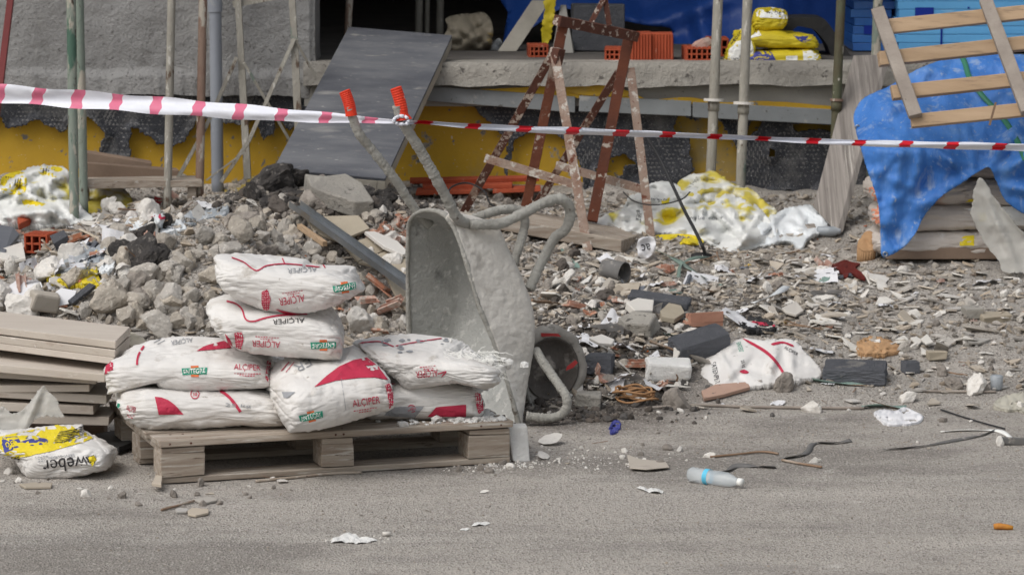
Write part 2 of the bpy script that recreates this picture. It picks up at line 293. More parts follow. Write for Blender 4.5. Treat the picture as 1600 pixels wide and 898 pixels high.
# ---------------------------------------------------------------- materials
M = dict(
 stucco=mat('raw_stucco', srgb(172,171,170), srgb(148,147,146), 2.2, bump=.75, bscale=75, bdist=.03, spots=[(srgb(122,120,119), 45, .58, .08), (srgb(188,186,183), 3, .6, .2), (srgb(134,132,130), 4, .57, .16), (srgb(100,98,96), 30, .66, .05)]),
 concrete=mat('slab_concrete', srgb(176,171,162), srgb(140,136,130), 3, bump=.8, bscale=40, bdist=.02, spots=[(srgb(98,94,90), 18, .6, .06), (srgb(196,192,184), 5, .62, .1)]),
 concrete2=mat('beam_concrete', srgb(168,165,158), srgb(138,136,132), 2, bump=.4, bscale=30, spots=[(srgb(92,90,86), 26, .66, .04)]),
 yellow=mat('yellow_coating', srgb(200,160,46), srgb(180,144,50), 3, bump=.35, bscale=25, rough=.65, spots=[(srgb(140,130,102), 1.7, .57, .2), (srgb(156,151,142), 11, .61, .06), (srgb(118,114,108), 22, .62, .05), (srgb(208,203,190), 60, .67, .05)]),
 membrane=mat('dimpled_membrane', srgb(62,64,70), srgb(84,85,90), 8, bump=.5, bscale=90, rough=.6, spots=[(srgb(140,138,136), 4, .54, .22), (srgb(196,194,192), 110, .6, .08), (srgb(178,176,172), 14, .68, .08)]),
 strip=mat('grey_profile', srgb(142,146,148), srgb(124,127,128), 5, bump=.2, rough=.65, spots=[(srgb(90,88,85), 30, .64, .05), (srgb(168,166,162), 9, .6, .1)]),
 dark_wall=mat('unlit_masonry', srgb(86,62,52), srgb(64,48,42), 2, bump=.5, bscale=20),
 shaded_dusty_floor=mat('shaded_dusty_slab', srgb(112,108,104), srgb(86,83,80), 4, bump=.4),  # shade of the dark room put into the floor colour
 grey_film=mat('grey_cloudy_film', srgb(206,204,198), srgb(188,185,179), 5, rough=.4, bump=.2, alpha=.6),
 pvc=mat('grey_pvc', srgb(150,155,164), srgb(138,142,150), 3, bump=.05, rough=.45, spots=[(srgb(170,168,162), 9, .66, .1)]),
 green_prop=mat('chipped_green_paint', srgb(116,132,122), srgb(144,148,138), 9, stretch=(1,1,.35), bump=.6, bscale=70, rough=.75, spots=[(srgb(178,171,158), 12, .52, .06), (srgb(76,104,90), 9, .58, .05), (srgb(78,68,58), 26, .6, .05)]),
 grey_prop=mat('mortar_caked_steel', srgb(172,168,158), srgb(142,137,128), 12, stretch=(1,1,.35), bump=.9, bscale=60, rough=.85, spots=[(srgb(98,82,70), 20, .6, .05), (srgb(118,130,122), 7, .62, .06), (srgb(196,192,184), 30, .6, .05)]),
 rust_prop=mat('rusty_prop_steel', srgb(124,96,84), srgb(150,130,116), 14, stretch=(1,1,.35), bump=.8, bscale=60, rough=.85, spots=[(srgb(182,174,162), 18, .54, .05), (srgb(96,66,54), 22, .62, .05)]),
 spotted=mat('spotted_prop_steel', srgb(86,72,56), srgb(92,104,84), 9, stretch=(1,1,.4), bump=.7, bscale=60, rough=.8, spots=[(srgb(206,200,188), 24, .62, .04), (srgb(150,142,128), 9, .6, .06)]),
 red_post=mat('dull_red_paint', srgb(118,48,48), srgb(104,42,42), 5, bump=.2, rough=.6),
 rust=mat('flaking_rust', srgb(102,64,52), srgb(80,52,44), 7, bump=.8, bscale=70, rough=.85, spots=[(srgb(186,172,160), 26, .56, .05), (srgb(128,76,54), 9, .6, .08), (srgb(150,128,114), 9, .6, .06)]),
 rust_or=mat('bright_rust', srgb(116,66,46), srgb(92,56,44), 7, bump=.5, bscale=70, rough=.8, spots=[(srgb(184,172,160), 24, .6, .05), (srgb(150,136,124), 5, .58, .08)]),
 rust_grey=mat('mortar_splashed_rust', srgb(166,150,138), srgb(138,108,92), 12, bump=.9, bscale=70, rough=.9, spots=[(srgb(196,189,180), 26, .55, .05), (srgb(108,64,50), 18, .6, .05)]),
 ramp=mat('weathered_formwork_face', srgb(92,94,100), srgb(116,117,120), 5, stretch=(.6,2.4,2.4), bump=.35, bscale=40, rough=.7, contrast=1.2, spots=[(srgb(70,72,80), 1.3, .47, .25), (srgb(156,154,150), 4, .58, .2), (srgb(144,142,138), 16, .62, .1), (srgb(178,175,170), 40, .66, .06)]),
 ramp_edge=mat('plywood_edge', srgb(190,184,172), srgb(160,154,143), 6, bump=.4),
 wood_grey=mat('weathered_grey_wood', srgb(158,151,145), srgb(112,106,101), 3, stretch=(16,.5,.5), bump=.5, bscale=14, bdist=.006, rough=.9, contrast=1.4, spots=[(srgb(184,178,171), 4, .58, .1), (srgb(78,73,70), 7, .65, .05)]),
 wood_pale=mat('pale_sawn_wood', srgb(190,164,136), srgb(168,142,114), 2.5, stretch=(1,9,9), bump=.35, bscale=40, rough=.85, rnd=.08, spots=[(srgb(142,122,102), 5, .58, .12), (srgb(120,98,80), 14, .68, .05)]),
 wood_dusty=mat('dusty_pallet_wood', srgb(182,171,158), srgb(146,131,117), 5, stretch=(.7,9,9), bump=.5, bscale=50, rough=.9, rnd=.1, contrast=1.4, spots=[(srgb(196,190,181), 7, .56, .1), (srgb(104,88,76), 9, .63, .05), (srgb(84,72,64), 30, .72, .03)]),
 wood_batten=mat('dusty_grey_batten', srgb(168,158,148), srgb(140,130,122), 5, stretch=(2,2,2), bump=.5, bscale=50, rough=.9, spots=[(srgb(96,86,80), 18, .68, .04)]),
 tile_board=mat('matt_beige_board', srgb(196,187,176), srgb(182,171,160), 4, stretch=(.6,3,3), bump=.15, bscale=90, rough=.75, rnd=.07, spots=[(srgb(160,144,130), 7, .6, .14), (srgb(212,206,198), 14, .64, .08)]),
 board_dark=mat('brown_board', srgb(142,122,106), srgb(122,104,90), 4, bump=.25, rough=.8, rnd=.08),
 sack=mat('white_woven_sack', srgb(224,222,219), srgb(212,208,204), 4, bump=.3, bscale=150, bdist=.004, rough=.6, spots=[(srgb(192,185,176), 2.6, .52, .2), (srgb(172,164,154), 9, .59, .14), (srgb(150,142,133), 22, .66, .08), (srgb(112,105,98), 45, .72, .04)]),
 red_print=mat('crimson_print', srgb(192,52,80), srgb(180,48,74), 9, bump=0, rough=.6, spots=[(srgb(214,140,150), 22, .68, .06)]),
 green_print=mat('green_print', srgb(44,146,120), None, bump=0, rough=.6),
 orange_print=mat('orange_print', srgb(216,112,66), None, bump=0, rough=.6),
 black_print=mat('black_print', srgb(52,50,52), None, bump=0, rough=.6),
 grey_print=mat('grey_print', srgb(150,152,156), None, bump=0, rough=.6),
 white_print=mat('white_print', srgb(236,236,232), None, bump=0, rough=.6),
 blue_print=mat('violet_blue_print', srgb(66,70,138), None, bump=0, rough=.6),
 yellow_print=mat('yellow_print', srgb(226,206,40), srgb(214,192,44), 8, bump=0, rough=.55, spots=[(srgb(196,186,130), 14, .66, .1)]),
 salmon_print=mat('salmon_print', srgb(214,130,104), srgb(226,160,130), 6, bump=0, rough=.6),
 powder=mat('white_plaster_powder', srgb(232,231,228), srgb(212,210,206), 9, bump=.7, bscale=70, rough=.95),
 barrow=mat('mortar_caked_barrow', srgb(194,194,190), srgb(174,175,172), 7, bump=.8, bscale=90, bdist=.012, rough=.95, spots=[(srgb(212,211,207), 26, .56, .08), (srgb(142,142,140), 9, .6, .12), (srgb(128,112,98), 30, .72, .04)]),
 barrow_in=mat('barrow_inner_lightened', srgb(222,217,209), srgb(204,199,191), 5, bump=.5, bscale=70, rough=.92, spots=[(srgb(170,164,156), 6, .56, .14), (srgb(230,227,221), 3, .6, .12), (srgb(140,128,117), 26, .7, .05)]),  # tray inside coloured paler to suggest light falling into it
 tube=mat('mortar_caked_tube', srgb(186,184,177), srgb(158,155,148), 14, bump=1.0, bscale=75, bdist=.012, rough=.95, spots=[(srgb(112,104,96), 20, .64, .06)]),
 grip=mat('red_rubber_grip', srgb(222,62,34), srgb(206,52,30), 6, bump=.3, rough=.5, spots=[(srgb(214,180,170), 30, .66, .06)]),
 tyre=mat('dusty_tyre', srgb(178,173,166), srgb(136,132,126), 12, bump=.6, bscale=60, rough=.95, spots=[(srgb(104,100,96), 14, .6, .1)]),
 rim=mat('muddy_wheel_disc', srgb(104,98,93), srgb(78,74,70), 9, bump=.7, bscale=50, rough=.9, spots=[(srgb(140,134,127), 14, .56, .1)]),
 tarp=mat('blue_tarpaulin', srgb(72,128,202), srgb(52,106,178), 3, stretch=(1.6,1.6,.5), bump=.45, bscale=40, bdist=.008, rough=.55, spec=.35, spots=[(srgb(112,148,192), 4, .52, .3), (srgb(166,180,198), 9, .55, .24), (srgb(158,168,180), 30, .6, .14), (srgb(44,88,156), 3, .6, .2)]),
 tarp_dark=mat('dark_blue_sheet', srgb(40,84,166), srgb(30,66,140), 1.5, bump=.5, bscale=12, rough=.45, spec=.5),
 xps=mat('light_blue_foam_board', srgb(112,184,236), srgb(98,170,226), 3, bump=.1, rough=.6, rnd=.07, spots=[(srgb(150,200,236), 4, .6, .1)]),
 nub=mat('dusty_nub', srgb(134,132,131), srgb(100,100,101), 30, bump=.3, rough=.9),
 wrapped=mat('film_wrapped_sack', srgb(206,198,191), srgb(186,176,168), 4, bump=.4, bscale=40, rough=.4, spots=[(srgb(196,150,130), 3, .62, .08), (srgb(160,150,142), 6, .58, .12), (srgb(224,222,219), 12, .62, .08)]),
 xps_wrap=mat('clear_blue_wrap', srgb(60,118,190), srgb(48,98,170), 4, bump=.4, bscale=20, rough=.3, spec=.6),
 navy=mat('navy_print', srgb(20,48,150), None, bump=0, rough=.5),
 film=mat('white_printed_film', srgb(228,228,225), srgb(210,212,210), 5, bump=.2, bscale=40, rough=.4, spec=.4, spots=[(srgb(212,198,84), 3.2, .6, .06, 3), (srgb(196,190,172), 5, .6, .14), (srgb(160,154,142), 14, .68, .06)]),
 film_white=mat('milky_film', srgb(230,233,235), srgb(212,217,220), 5, bump=.3, bscale=40, rough=.4, spec=.5, spots=[(srgb(184,178,166), 9, .62, .1)]),
 film_yellow=mat('yellow_white_film', srgb(206,188,74), srgb(196,182,92), 5, bump=.2, bscale=40, rough=.45, spots=[(srgb(218,218,210), 4, .5, .06, 3), (srgb(160,152,122), 12, .64, .1)]),
 clear_film=mat('clear_dusty_film', srgb(176,182,188), srgb(150,156,162), 6, bump=.5, bscale=40, rough=.3, spec=.6, spots=[(srgb(206,208,210), 9, .58, .1)], alpha=.85),
 old_sack=mat('old_dusty_sack', srgb(150,142,126), srgb(126,118,104), 4, bump=.4, bscale=30, rough=.7, spots=[(srgb(176,146,58), 4, .58, .08)]),
 brick=mat('orange_hollow_brick', srgb(176,84,56), srgb(156,72,48), 5, stretch=(3,1,1), bump=.35, bscale=60, rough=.85, rnd=.08, spots=[(srgb(190,140,118), 7, .62, .1)]),
 brick_shard=mat('pale_brick_shard', srgb(184,142,124), srgb(164,118,100), 1.5, bump=.3, bscale=8, rough=.9, rnd=.14, hrnd=.3, spots=[(srgb(192,178,166), 2.2, .48, .16)]),
 chunk=mat('concrete_rubble', srgb(186,179,169), srgb(164,156,146), 1.6, bump=.55, bscale=7, bdist=.012, rough=.95, rnd=.12, hrnd=.3, spots=[(srgb(206,200,190), 3, .58, .08), (srgb(128,120,112), 4, .64, .08)]),
 plaster=mat('white_plaster_lump', srgb(222,218,212), srgb(200,195,188), 1.5, bump=.4, bscale=6, rough=.95, rnd=.08),
 shard=mat('tile_shard', srgb(186,179,169), srgb(168,160,150), 1.2, bump=.2, bscale=8, rough=.85, rnd=.2, hrnd=.6, spots=[(srgb(146,138,128), 2.5, .58, .12)]),
 shard_pale=mat('pale_tile_shard', srgb(218,214,207), srgb(198,193,185), 1.2, bump=.15, bscale=8, rough=.7, rnd=.1, spots=[(srgb(168,160,150), 2.4, .6, .1)]),
 slab_tile=mat('dusty_beige_tile', srgb(176,166,148), srgb(158,147,130), 5, bump=.25, rough=.8, rnd=.05, spots=[(srgb(110,102,92), 12, .64, .06)]),
 eps=mat('graphite_foam', srgb(96,97,102), srgb(80,82,87), 20, bump=1.0, bscale=110, bdist=.012, rough=.85, spots=[(srgb(140,139,137), 50, .64, .06), (srgb(130,127,123), 6, .62, .1)]),
 eps_face=mat('graphite_foam_skin', srgb(96,98,104), srgb(86,88,93), 5, bump=.3, bscale=80, rough=.75, spots=[(srgb(150,148,145), 12, .64, .07)]),
 tar=mat('black_charred_crust', srgb(50,48,48), srgb(78,74,71), 2, bump=.8, bscale=7, bdist=.015, rough=.85, rnd=.2, spots=[(srgb(132,126,120), 3, .56, .12)]),
 soil=mat('grey_soil_clod', srgb(158,150,142), srgb(132,125,118), 2, bump=.6, bscale=8, bdist=.012, rough=.95, rnd=.14),
 dark_soil=mat('dark_soil', srgb(104,97,91), srgb(80,74,70), 2, bump=.6, bscale=8, bdist=.012, rough=1, rnd=.16),
 cable=mat('black_cable_skin', srgb(48,48,50), None, bump=.1, rough=.6),
 strap=mat('grey_green_strapping', srgb(112,136,126), srgb(120,128,122), 8, bump=.1, rough=.6),
 grey_strap=mat('dull_grey_band', srgb(118,116,114), srgb(98,97,96), 8, bump=.2, rough=.7, spots=[(srgb(160,154,147), 20, .56, .1)]),
 hose=mat('tan_hose', srgb(176,136,98), srgb(158,120,86), 10, bump=.2, rough=.7),
 steel=mat('galvanised_steel', srgb(170,174,178), srgb(140,144,148), 7, bump=.1, rough=.35, metal=.8, spots=[(srgb(150,142,132), 6, .56, .15)]),
 card=mat('brown_cardboard', srgb(186,150,112), srgb(166,130,96), 6, bump=.4, rough=.9, rnd=.1),
 stick=mat('splintered_wood', srgb(146,122,102), srgb(118,96,78), 2, bump=.15, bscale=6, rough=.9, rnd=.2, spots=[(srgb(170,160,148), 3, .55, .1)]),
 tape_w=mat('white_tape', srgb(226,228,236), srgb(216,218,228), 6, bump=.15, bscale=30, rough=.35, spec=.5),
 tape_p=mat('pink_tape_stripe', srgb(214,118,146), srgb(206,106,134), 6, bump=.15, bscale=30, rough=.4),
 tape_r=mat('red_tape_stripe', srgb(204,28,42), None, bump=.1, rough=.4),
 bottle=mat('clear_bottle_plastic', srgb(222,230,234), None, bump=.3, bscale=30, rough=.15, spec=.7, alpha=.38),
 cyan=mat('cyan_label', srgb(96,190,222), None, bump=0, rough=.5),
 black=mat('black_plastic', srgb(40,40,42), srgb(58,57,57), 8, bump=.3, rough=.6),
 stain=mat('dark_red_stain', srgb(104,34,28), srgb(84,28,24), 18, bump=.5, rough=.8, spots=[(srgb(150,120,108), 40, .66, .08)]),
 paper=mat('scrap_paper', srgb(222,221,222), srgb(204,204,208), 8, bump=.15, bscale=6, rough=.8, rnd=.08),
 yscrap=mat('yellow_scrap', srgb(212,176,74), srgb(196,160,66), 8, bump=.15, bscale=6, rough=.7, rnd=.1),
 rscrap=mat('red_scrap', srgb(178,62,62), srgb(160,54,54), 8, bump=.15, bscale=6, rough=.7, rnd=.15),
 gscrap=mat('teal_scrap', srgb(132,152,144), srgb(116,138,130), 2, bump=.15, bscale=6, rough=.6, rnd=.15),
 bscrap=mat('blue_grey_scrap', srgb(104,107,114), srgb(90,93,100), 2, bump=.15, bscale=6, rough=.7, rnd=.2),
 net=mat('mesh_fabric', srgb(172,168,156), None, bump=0, rough=.8),
 ysack=mat('yellow_sack_skin', srgb(214,194,44), srgb(200,180,48), 4, bump=.3, bscale=60, rough=.5, spots=[(srgb(170,156,96), 8, .64, .1)]),
 wool=mat('yellow_mineral_wool', srgb(184,164,92), srgb(160,140,78), 20, bump=1, bscale=60, rough=1),
)
# ground: dusty crushed stone with faint wheel tracks
def ground_material():
    m = bpy.data.materials.new('dusty_gravel'); m.use_nodes = True; N, L = m.node_tree.nodes, m.node_tree.links; b = N['Principled BSDF']
    tc = N.new('ShaderNodeTexCoord')
    def noise(sc, st=(1, 1, 1), det=4, rg=.6):
        mp = N.new('ShaderNodeMapping'); mp.inputs['Scale'].default_value = st; L.new(tc.outputs['Object'], mp.inputs[0])
        n = N.new('ShaderNodeTexNoise'); n.inputs['Scale'].default_value = sc; n.inputs['Detail'].default_value = det; n.inputs['Roughness'].default_value = rg
        L.new(mp.outputs[0], n.inputs['Vector']); return n.outputs['Fac']
    def rng(s, a, c):
        r = N.new('ShaderNodeMapRange'); r.inputs[1].default_value = a; r.inputs[2].default_value = c; L.new(s, r.inputs[0]); return r.outputs[0]
    def mix(f, a, c, k=None):
        x = N.new('ShaderNodeMix'); x.data_type = 'RGBA'
        if k is not None:
            mu = N.new('ShaderNodeMath'); mu.operation = 'MULTIPLY'; mu.inputs[1].default_value = k; L.new(f, mu.inputs[0]); f = mu.outputs[0]
        L.new(f, x.inputs[0])
        for i, s in ((6, a), (7, c)):
            if isinstance(s, tuple): x.inputs[i].default_value = s
            else: L.new(s, x.inputs[i])
        return x.outputs[2]
    col = mix(rng(noise(.8, (.35, 1.6, 1)), .35, .65), srgb(186,179,171), srgb(166,160,153))
    col = mix(rng(noise(2.2, (.6, 1.6, 1), 6), .52, .66), col, srgb(136,131,126), .5)
    col = mix(rng(noise(1.3, (.35, 2.5, 1), 5), .55, .66), col, srgb(196,190,183), .5)
    col = mix(rng(noise(.55, (.8, 1.3, 1), 6, .65), .54, .62), col, srgb(118,113,108), .55)
    col = mix(rng(noise(3.5, (.12, 6, 1), 3), .6, .68), col, srgb(130,124,118), .2)
    for (cx, cy, rx, ry) in ((.36, 12.55, .42, 1.0), (-.75, 13.8, .75, .6), (.2, 11.75, .3, .2), (.9, 13.2, .5, .35)):
        mp = N.new('ShaderNodeMapping'); mp.inputs['Location'].default_value = (-cx/rx, -cy/ry, 0); mp.inputs['Scale'].default_value = (1/rx, 1/ry, 0); L.new(tc.outputs['Object'], mp.inputs[0])
        ln = N.new('ShaderNodeVectorMath'); ln.operation = 'LENGTH'; L.new(mp.outputs[0], ln.inputs[0])
        ad2 = N.new('ShaderNodeMath'); L.new(ln.outputs['Value'], ad2.inputs[0]); L.new(noise(5, det=5), ad2.inputs[1])
        col = mix(rng(ad2.outputs[0], 1.75, 1.2), col, srgb(98,91,85), .85)
    v = N.new('ShaderNodeTexVoronoi'); v.inputs['Scale'].default_value = 150; L.new(tc.outputs['Object'], v.inputs['Vector'])
    sep = N.new('ShaderNodeSeparateColor'); L.new(v.outputs['Color'], sep.inputs[0])
    col = mix(rng(sep.outputs[0], .72, 1.0), col, srgb(112,106,100), .75)
    col = mix(rng(sep.outputs[1], .8, 1.0), col, srgb(206,200,192), .6)
    col = mix(rng(noise(60, det=3), .56, .70), col, srgb(116,109,102), .6)
    col = mix(rng(noise(7, det=5, rg=.7), .64, .7), col, srgb(216,212,206), .5)
    L.new(col, b.inputs['Base Color']); b.inputs['Roughness'].default_value = .95; b.inputs['Specular IOR Level'].default_value = .2
    bp = N.new('ShaderNodeBump'); bp.inputs['Strength'].default_value = .9; bp.inputs['Distance'].default_value = .007
    ad = N.new('ShaderNodeMath'); L.new(noise(110, det=3, rg=.7), ad.inputs[0]); L.new(v.outputs['Distance'], ad.inputs[1])
    L.new(ad.outputs[0], bp.inputs['Height']); L.new(bp.outputs[0], b.inputs['Normal'])
    return m
M['ground'] = ground_material()

# ---------------------------------------------------------------- ground: one sheet to the horizon
def axis(lo, hi, step, far, grow=1.35):
    a = list(np.arange(lo, hi+1e-6, step)); s = step; x = lo; L = []
    while x > -far: s *= grow; x -= s; L.append(x)
    s = step; x = a[-1]; Rr = []
    while x < far: s *= grow; x += s; Rr.append(x)
    return np.array(L[::-1]+a+Rr)
ax, ay = axis(-2.75, 2.75, .0155, 220), axis(7.3, 15.9, .0155, 220)
gx, gy = np.meshgrid(ax, ay); gzz = gz(gx, gy)
far = smooth((np.abs(gx)-3)/4); gzz = gzz*(1-.35*far)
gzz = np.where(gy > 15.9, np.minimum(gzz, .2), gzz)
me = bpy.data.meshes.new('ground'); nA, nB = gx.shape
co = np.stack([gx, gy, gzz], -1).reshape(-1, 3)
ii = (np.arange(nA-1)[:, None]*nB + np.arange(nB-1)[None]).ravel()
fc = np.stack([ii, ii+1, ii+nB+1, ii+nB], -1).ravel().astype(np.int32)
me.vertices.add(len(co)); me.vertices.foreach_set('co', co.ravel()); nf = len(ii)
me.loops.add(nf*4); me.loops.foreach_set('vertex_index', fc)
me.polygons.add(nf); me.polygons.foreach_set('loop_start', np.arange(0, nf*4, 4, dtype=np.int32))
me.polygons.foreach_set('use_smooth', np.ones(nf, bool)); me.update(calc_edges=True); me.validate()
me.materials.append(M['ground']); go = bpy.data.objects.new('ground', me); C.objects.link(go); tag(go, kind='structure')

# ---------------------------------------------------------------- the unfinished building
YW = 15.6
bld = thing('building', 'unfinished concrete building with torn black membrane and yellow coating along its base', 'building', (0, YW, .3))
def wx(px): return Q(px, 449, YW).x
def wz(py, Y=YW): return Q(800, py, Y).z
def rough_slab(px0, px1, Ytop, y0, y1, name, m, amp, seed, depth=.3, step=.02, edge=0):
    x0, x1, zt, zb = wx(px0), wx(px1), wz(y0, Ytop), wz(y1, Ytop)
    nx, nz = max(2, int((x1-x0)/step)), max(3, int((zt-zb)/step))
    X, Z = np.meshgrid(np.linspace(x0, x1, nx), np.linspace(zt, zb, nz)); n = fbm(X*6, Z*6, seed, 5, seed)
    Y = Ytop + amp*n - .006
    Y[0] += .012
    if edge:
        wv = edge*fbm(X*5, 0*X, 3, 4, seed+5); t = np.linspace(0, 1, nz)[:, None]**4; Z = Z + wv*t; Y = Y - .01*t*(1+fbm(X*20, Z*0, 0, 2, 8))
    P = np.stack([X, Y, Z], -1); mb = MB()
    back = P.copy(); back[..., 1] = Ytop+depth
    mb.grid(P, flip=False)
    mb.grid(np.stack([back[0], P[0]]), flip=False); mb.grid(np.stack([P[-1], back[-1]]), flip=False)
    mb.grid(np.stack([P[:, 0], back[:, 0]], 1), flip=True); mb.grid(np.stack([P[:, -1], back[:, -1]], 1))
    return mb.build(name, m, bld, smooth_=True)
# left wall of raw stucco, its ragged lower edge hanging over the membrane
x0 = -9.0; xj = wx(497)
nz = 150; nx = 420
X, Z = np.meshgrid(np.concatenate([np.linspace(x0, -3, 20)[:-1], np.linspace(-3, xj, nx)]), np.linspace(3.29, 1.55, 12).tolist()[:-1]+np.linspace(1.55, wz(150), nz).tolist())
t = smooth((1.12-Z)/.22); edge = .05*fbm(X*4, X*0, 1, 4, 21)+.012*fbm(X*22, X*0, 1, 3, 22)
Zd = Z + t*edge
Y = 15.52 + .03*fbm(X*3, Z*3, 2, 4, 23) + .012*fbm(X*16, Z*16, 2, 3, 24) - .02*smooth((1.0-Z)/.05)*(1+2*fbm(X*12, X*0, 4, 3, 25))
Y = Y + .02*smooth((X-(xj-.03))/.03); Xd = X + (X > xj-.02)*.015*fbm(Z*9, Z*0, 3, 3, 28)
P = np.stack([Xd, Y, Zd], -1); mb = MB(); mb.grid(P)
bk = P.copy(); bk[..., 1] = 15.95
mb.grid(np.stack([P[-1], bk[-1]])); mb.grid(np.stack([P[:, -1], bk[:, -1]], 1))
mb.build('stucco_wall', M['stucco'], bld, smooth_=True)
# slab edge, beam below it
rough_slab(497-17, 2500, 15.44, 98, 133, 'slab_edge', M['concrete'], .05, 31, depth=.2, edge=.03)
rough_slab(497-17, 2500, 15.5, 131, 166, 'beam', M['concrete2'], .02, 37, depth=.1)
MB().hexa((-9, 15.63, wz(98, 15.44)-.2), (16, 0, 0), (0, 10, 0), (0, 0, .196)).build('floor_slab', M['shaded_dusty_floor'], bld)
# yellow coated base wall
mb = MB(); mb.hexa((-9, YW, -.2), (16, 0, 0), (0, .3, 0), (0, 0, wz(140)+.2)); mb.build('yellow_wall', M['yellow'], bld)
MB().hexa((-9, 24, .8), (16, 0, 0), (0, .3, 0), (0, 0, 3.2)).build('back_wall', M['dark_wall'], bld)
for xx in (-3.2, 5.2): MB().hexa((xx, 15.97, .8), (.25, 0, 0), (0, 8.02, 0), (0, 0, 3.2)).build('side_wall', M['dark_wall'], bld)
MB().hexa((-9, 15.25, 3.3), (16, 0, 0), (0, 9.4, 0), (0, 0, .3)).build('ceiling_slab', M['concrete2'], bld)  # unseen ceiling; its front overhang is added to cut skylight into the room
MB().hexa((xj+.01, 15.54, 2.95), (8, 0, 0), (0, .35, 0), (0, 0, .346)).build('lintel', M['concrete2'], bld)
# yellow drips and painted band between beam and profile
for poly in ([(650,136),(760,139),(860,133),(890,131),(960,137),(1000,150),(1000,162),(880,152),(700,143)], [(1020,157),(1075,152),(1130,160),(1200,158),(1300,166),(1330,172),(1240,172),(1130,166),(1040,161)], [(885,134),(955,134),(985,150),(900,147)]):
    v, f = tri_fill(densify(smooth_poly(poly), 9, .8), 12)
    mb = MB(); mb.add([Q(a, b, 15.474-.006*(poly[0][0] == 885)) for a, b in v], f)
    mb.build('yellow_smear', M['yellow'], bld, solid=.004)
# grey metal profile over the membrane
for (a, b, c, d, h) in ((655,133,899,152,24), (905,150,1080,158,24), (1082,160,1620,188,24)):
    A = Q(a, b, 15.46); u = Q(c, d, 15.46)-A; h_ = h/330
    MB().hexa(A-Vector((0, 0, h_)), u, (0, .012, 0), (0, 0, h_), jit=.002).build('profile', M['strip'], bld, bevel=.003)
# dimpled membrane with torn holes
def membrane(zone, holes, step, seed, Y0=15.566):
    xs = [p[0] for p in zone]; ys = [p[1] for p in zone]
    st = step*330
    A, B = np.meshgrid(np.arange(min(xs), max(xs), st), np.arange(min(ys), max(ys), st))
    w = 16*fbm(A/16, B/16, 0, 5, seed); w2 = 16*fbm(A/16, B/16, 5, 5, seed+1)
    ins = inpoly(A+w, B+w2, zone)
    for h in holes: ins &= ~inpoly(A+w, B+w2, h)
    k = 2*math.pi/.02; Xw = (A-800)/FPX*15.7; Zw = np.array(B)/330
    row = (np.floor(Zw/.02) % 2)*.01
    dim = .012*np.maximum(0, np.cos(k*(Xw+row))*np.cos(k*Zw*1.0))**.7
    nb = ins.copy(); e = np.zeros_like(A)
    for q in range(11):                          # torn edges curl outward
        nb2 = nb.copy(); nb2[1:] &= nb[:-1]; nb2[:-1] &= nb[1:]; nb2[:, 1:] &= nb[:, :-1]; nb2[:, :-1] &= nb[:, 1:]; e += nb & ~nb2 if False else (~nb2)*1.0; nb = nb2
    curl = .035*smooth(e/11-.05)*np.clip(.5+1.6*fbm(A/40, B/40, 2, 3, seed+4), 0, 1)
    D = dim + .02*(.5+fbm(A/60, B/40, 1, 3, seed+2)) + curl
    px = A; Yd = Y0 - D
    a = (A-800)/FPX; b = (449-B)/FPX; dy = CP+b*SP; tt = Yd/dy
    P = np.stack([a*tt, Yd, CAMH+(-SP+b*CP)*tt], -1)
    n, m = A.shape; idx = -np.ones(A.shape, int); idx[ins] = np.arange(ins.sum())
    q = np.stack([idx[:-1, :-1], idx[:-1, 1:], idx[1:, 1:], idx[1:, :-1]], -1).reshape(-1, 4); q = q[(q >= 0).all(1)]
    mb = MB(); mb.v = [tuple(p) for p in P[ins]]; mb.f = [tuple(int(i) for i in r) for r in q]; 
    dust = np.clip(.45+1.5*fbm(A/30, B/30, 3, 4, seed+7)+.9*fbm(A/6, B/6, 3, 2, seed+8), 0, 1)
    top = (dim > .0058) & (vn(A*.9, B*.9, 1, seed+9) < .25+dust*.75); tq = top[ins]; rnd_ = tq[q].sum(1) >= 2
    mb.m = [int(x) for x in rnd_]
    return mb.build('dimpled_membrane', [M['membrane'], M['nub']], bld, smooth_=True, solid=.004)
membrane([(-300,128),(505,128),(505,185),(478,182),(455,205),(432,185),(425,215),(408,222),(398,190),(372,196),(350,188),(332,192),(305,186),(288,226),(262,229),(244,222),(238,214),(222,212),(206,194),(204,240),(190,256),(176,252),(158,246),(160,212),(148,193),(133,186),(110,184),(104,200),(90,206),(80,200),(62,186),(40,195),(14,200),(0,184),(-40,200),(-120,180),(-300,196)], [], .005, 41)
membrane([(640,158),(1600,172),(1600,300),(640,300)], [[(560,166),(693,160),(706,166),(740,166),(748,180),(764,192),(778,207),(792,228),(784,320),(560,320)],
  [(800,230),(812,212),(830,204),(864,207),(888,222),(905,262),(912,300),(794,310)], [(930,268),(958,248),(976,244),(992,252),(975,262),(950,300),(930,300)],
  [(1053,200),(1060,179),(1078,190),(1105,183),(1125,192),(1138,212),(1152,238),(1152,300),(1070,300),(1085,262),(1078,216)], [(1166,214),(1178,192),(1190,185),(1186,206)], [(1236,197),(1262,188),(1300,189),(1300,202),(1250,204)], [(1200,235),(1208,235),(1210,245),(1200,246)]], .005, 47)
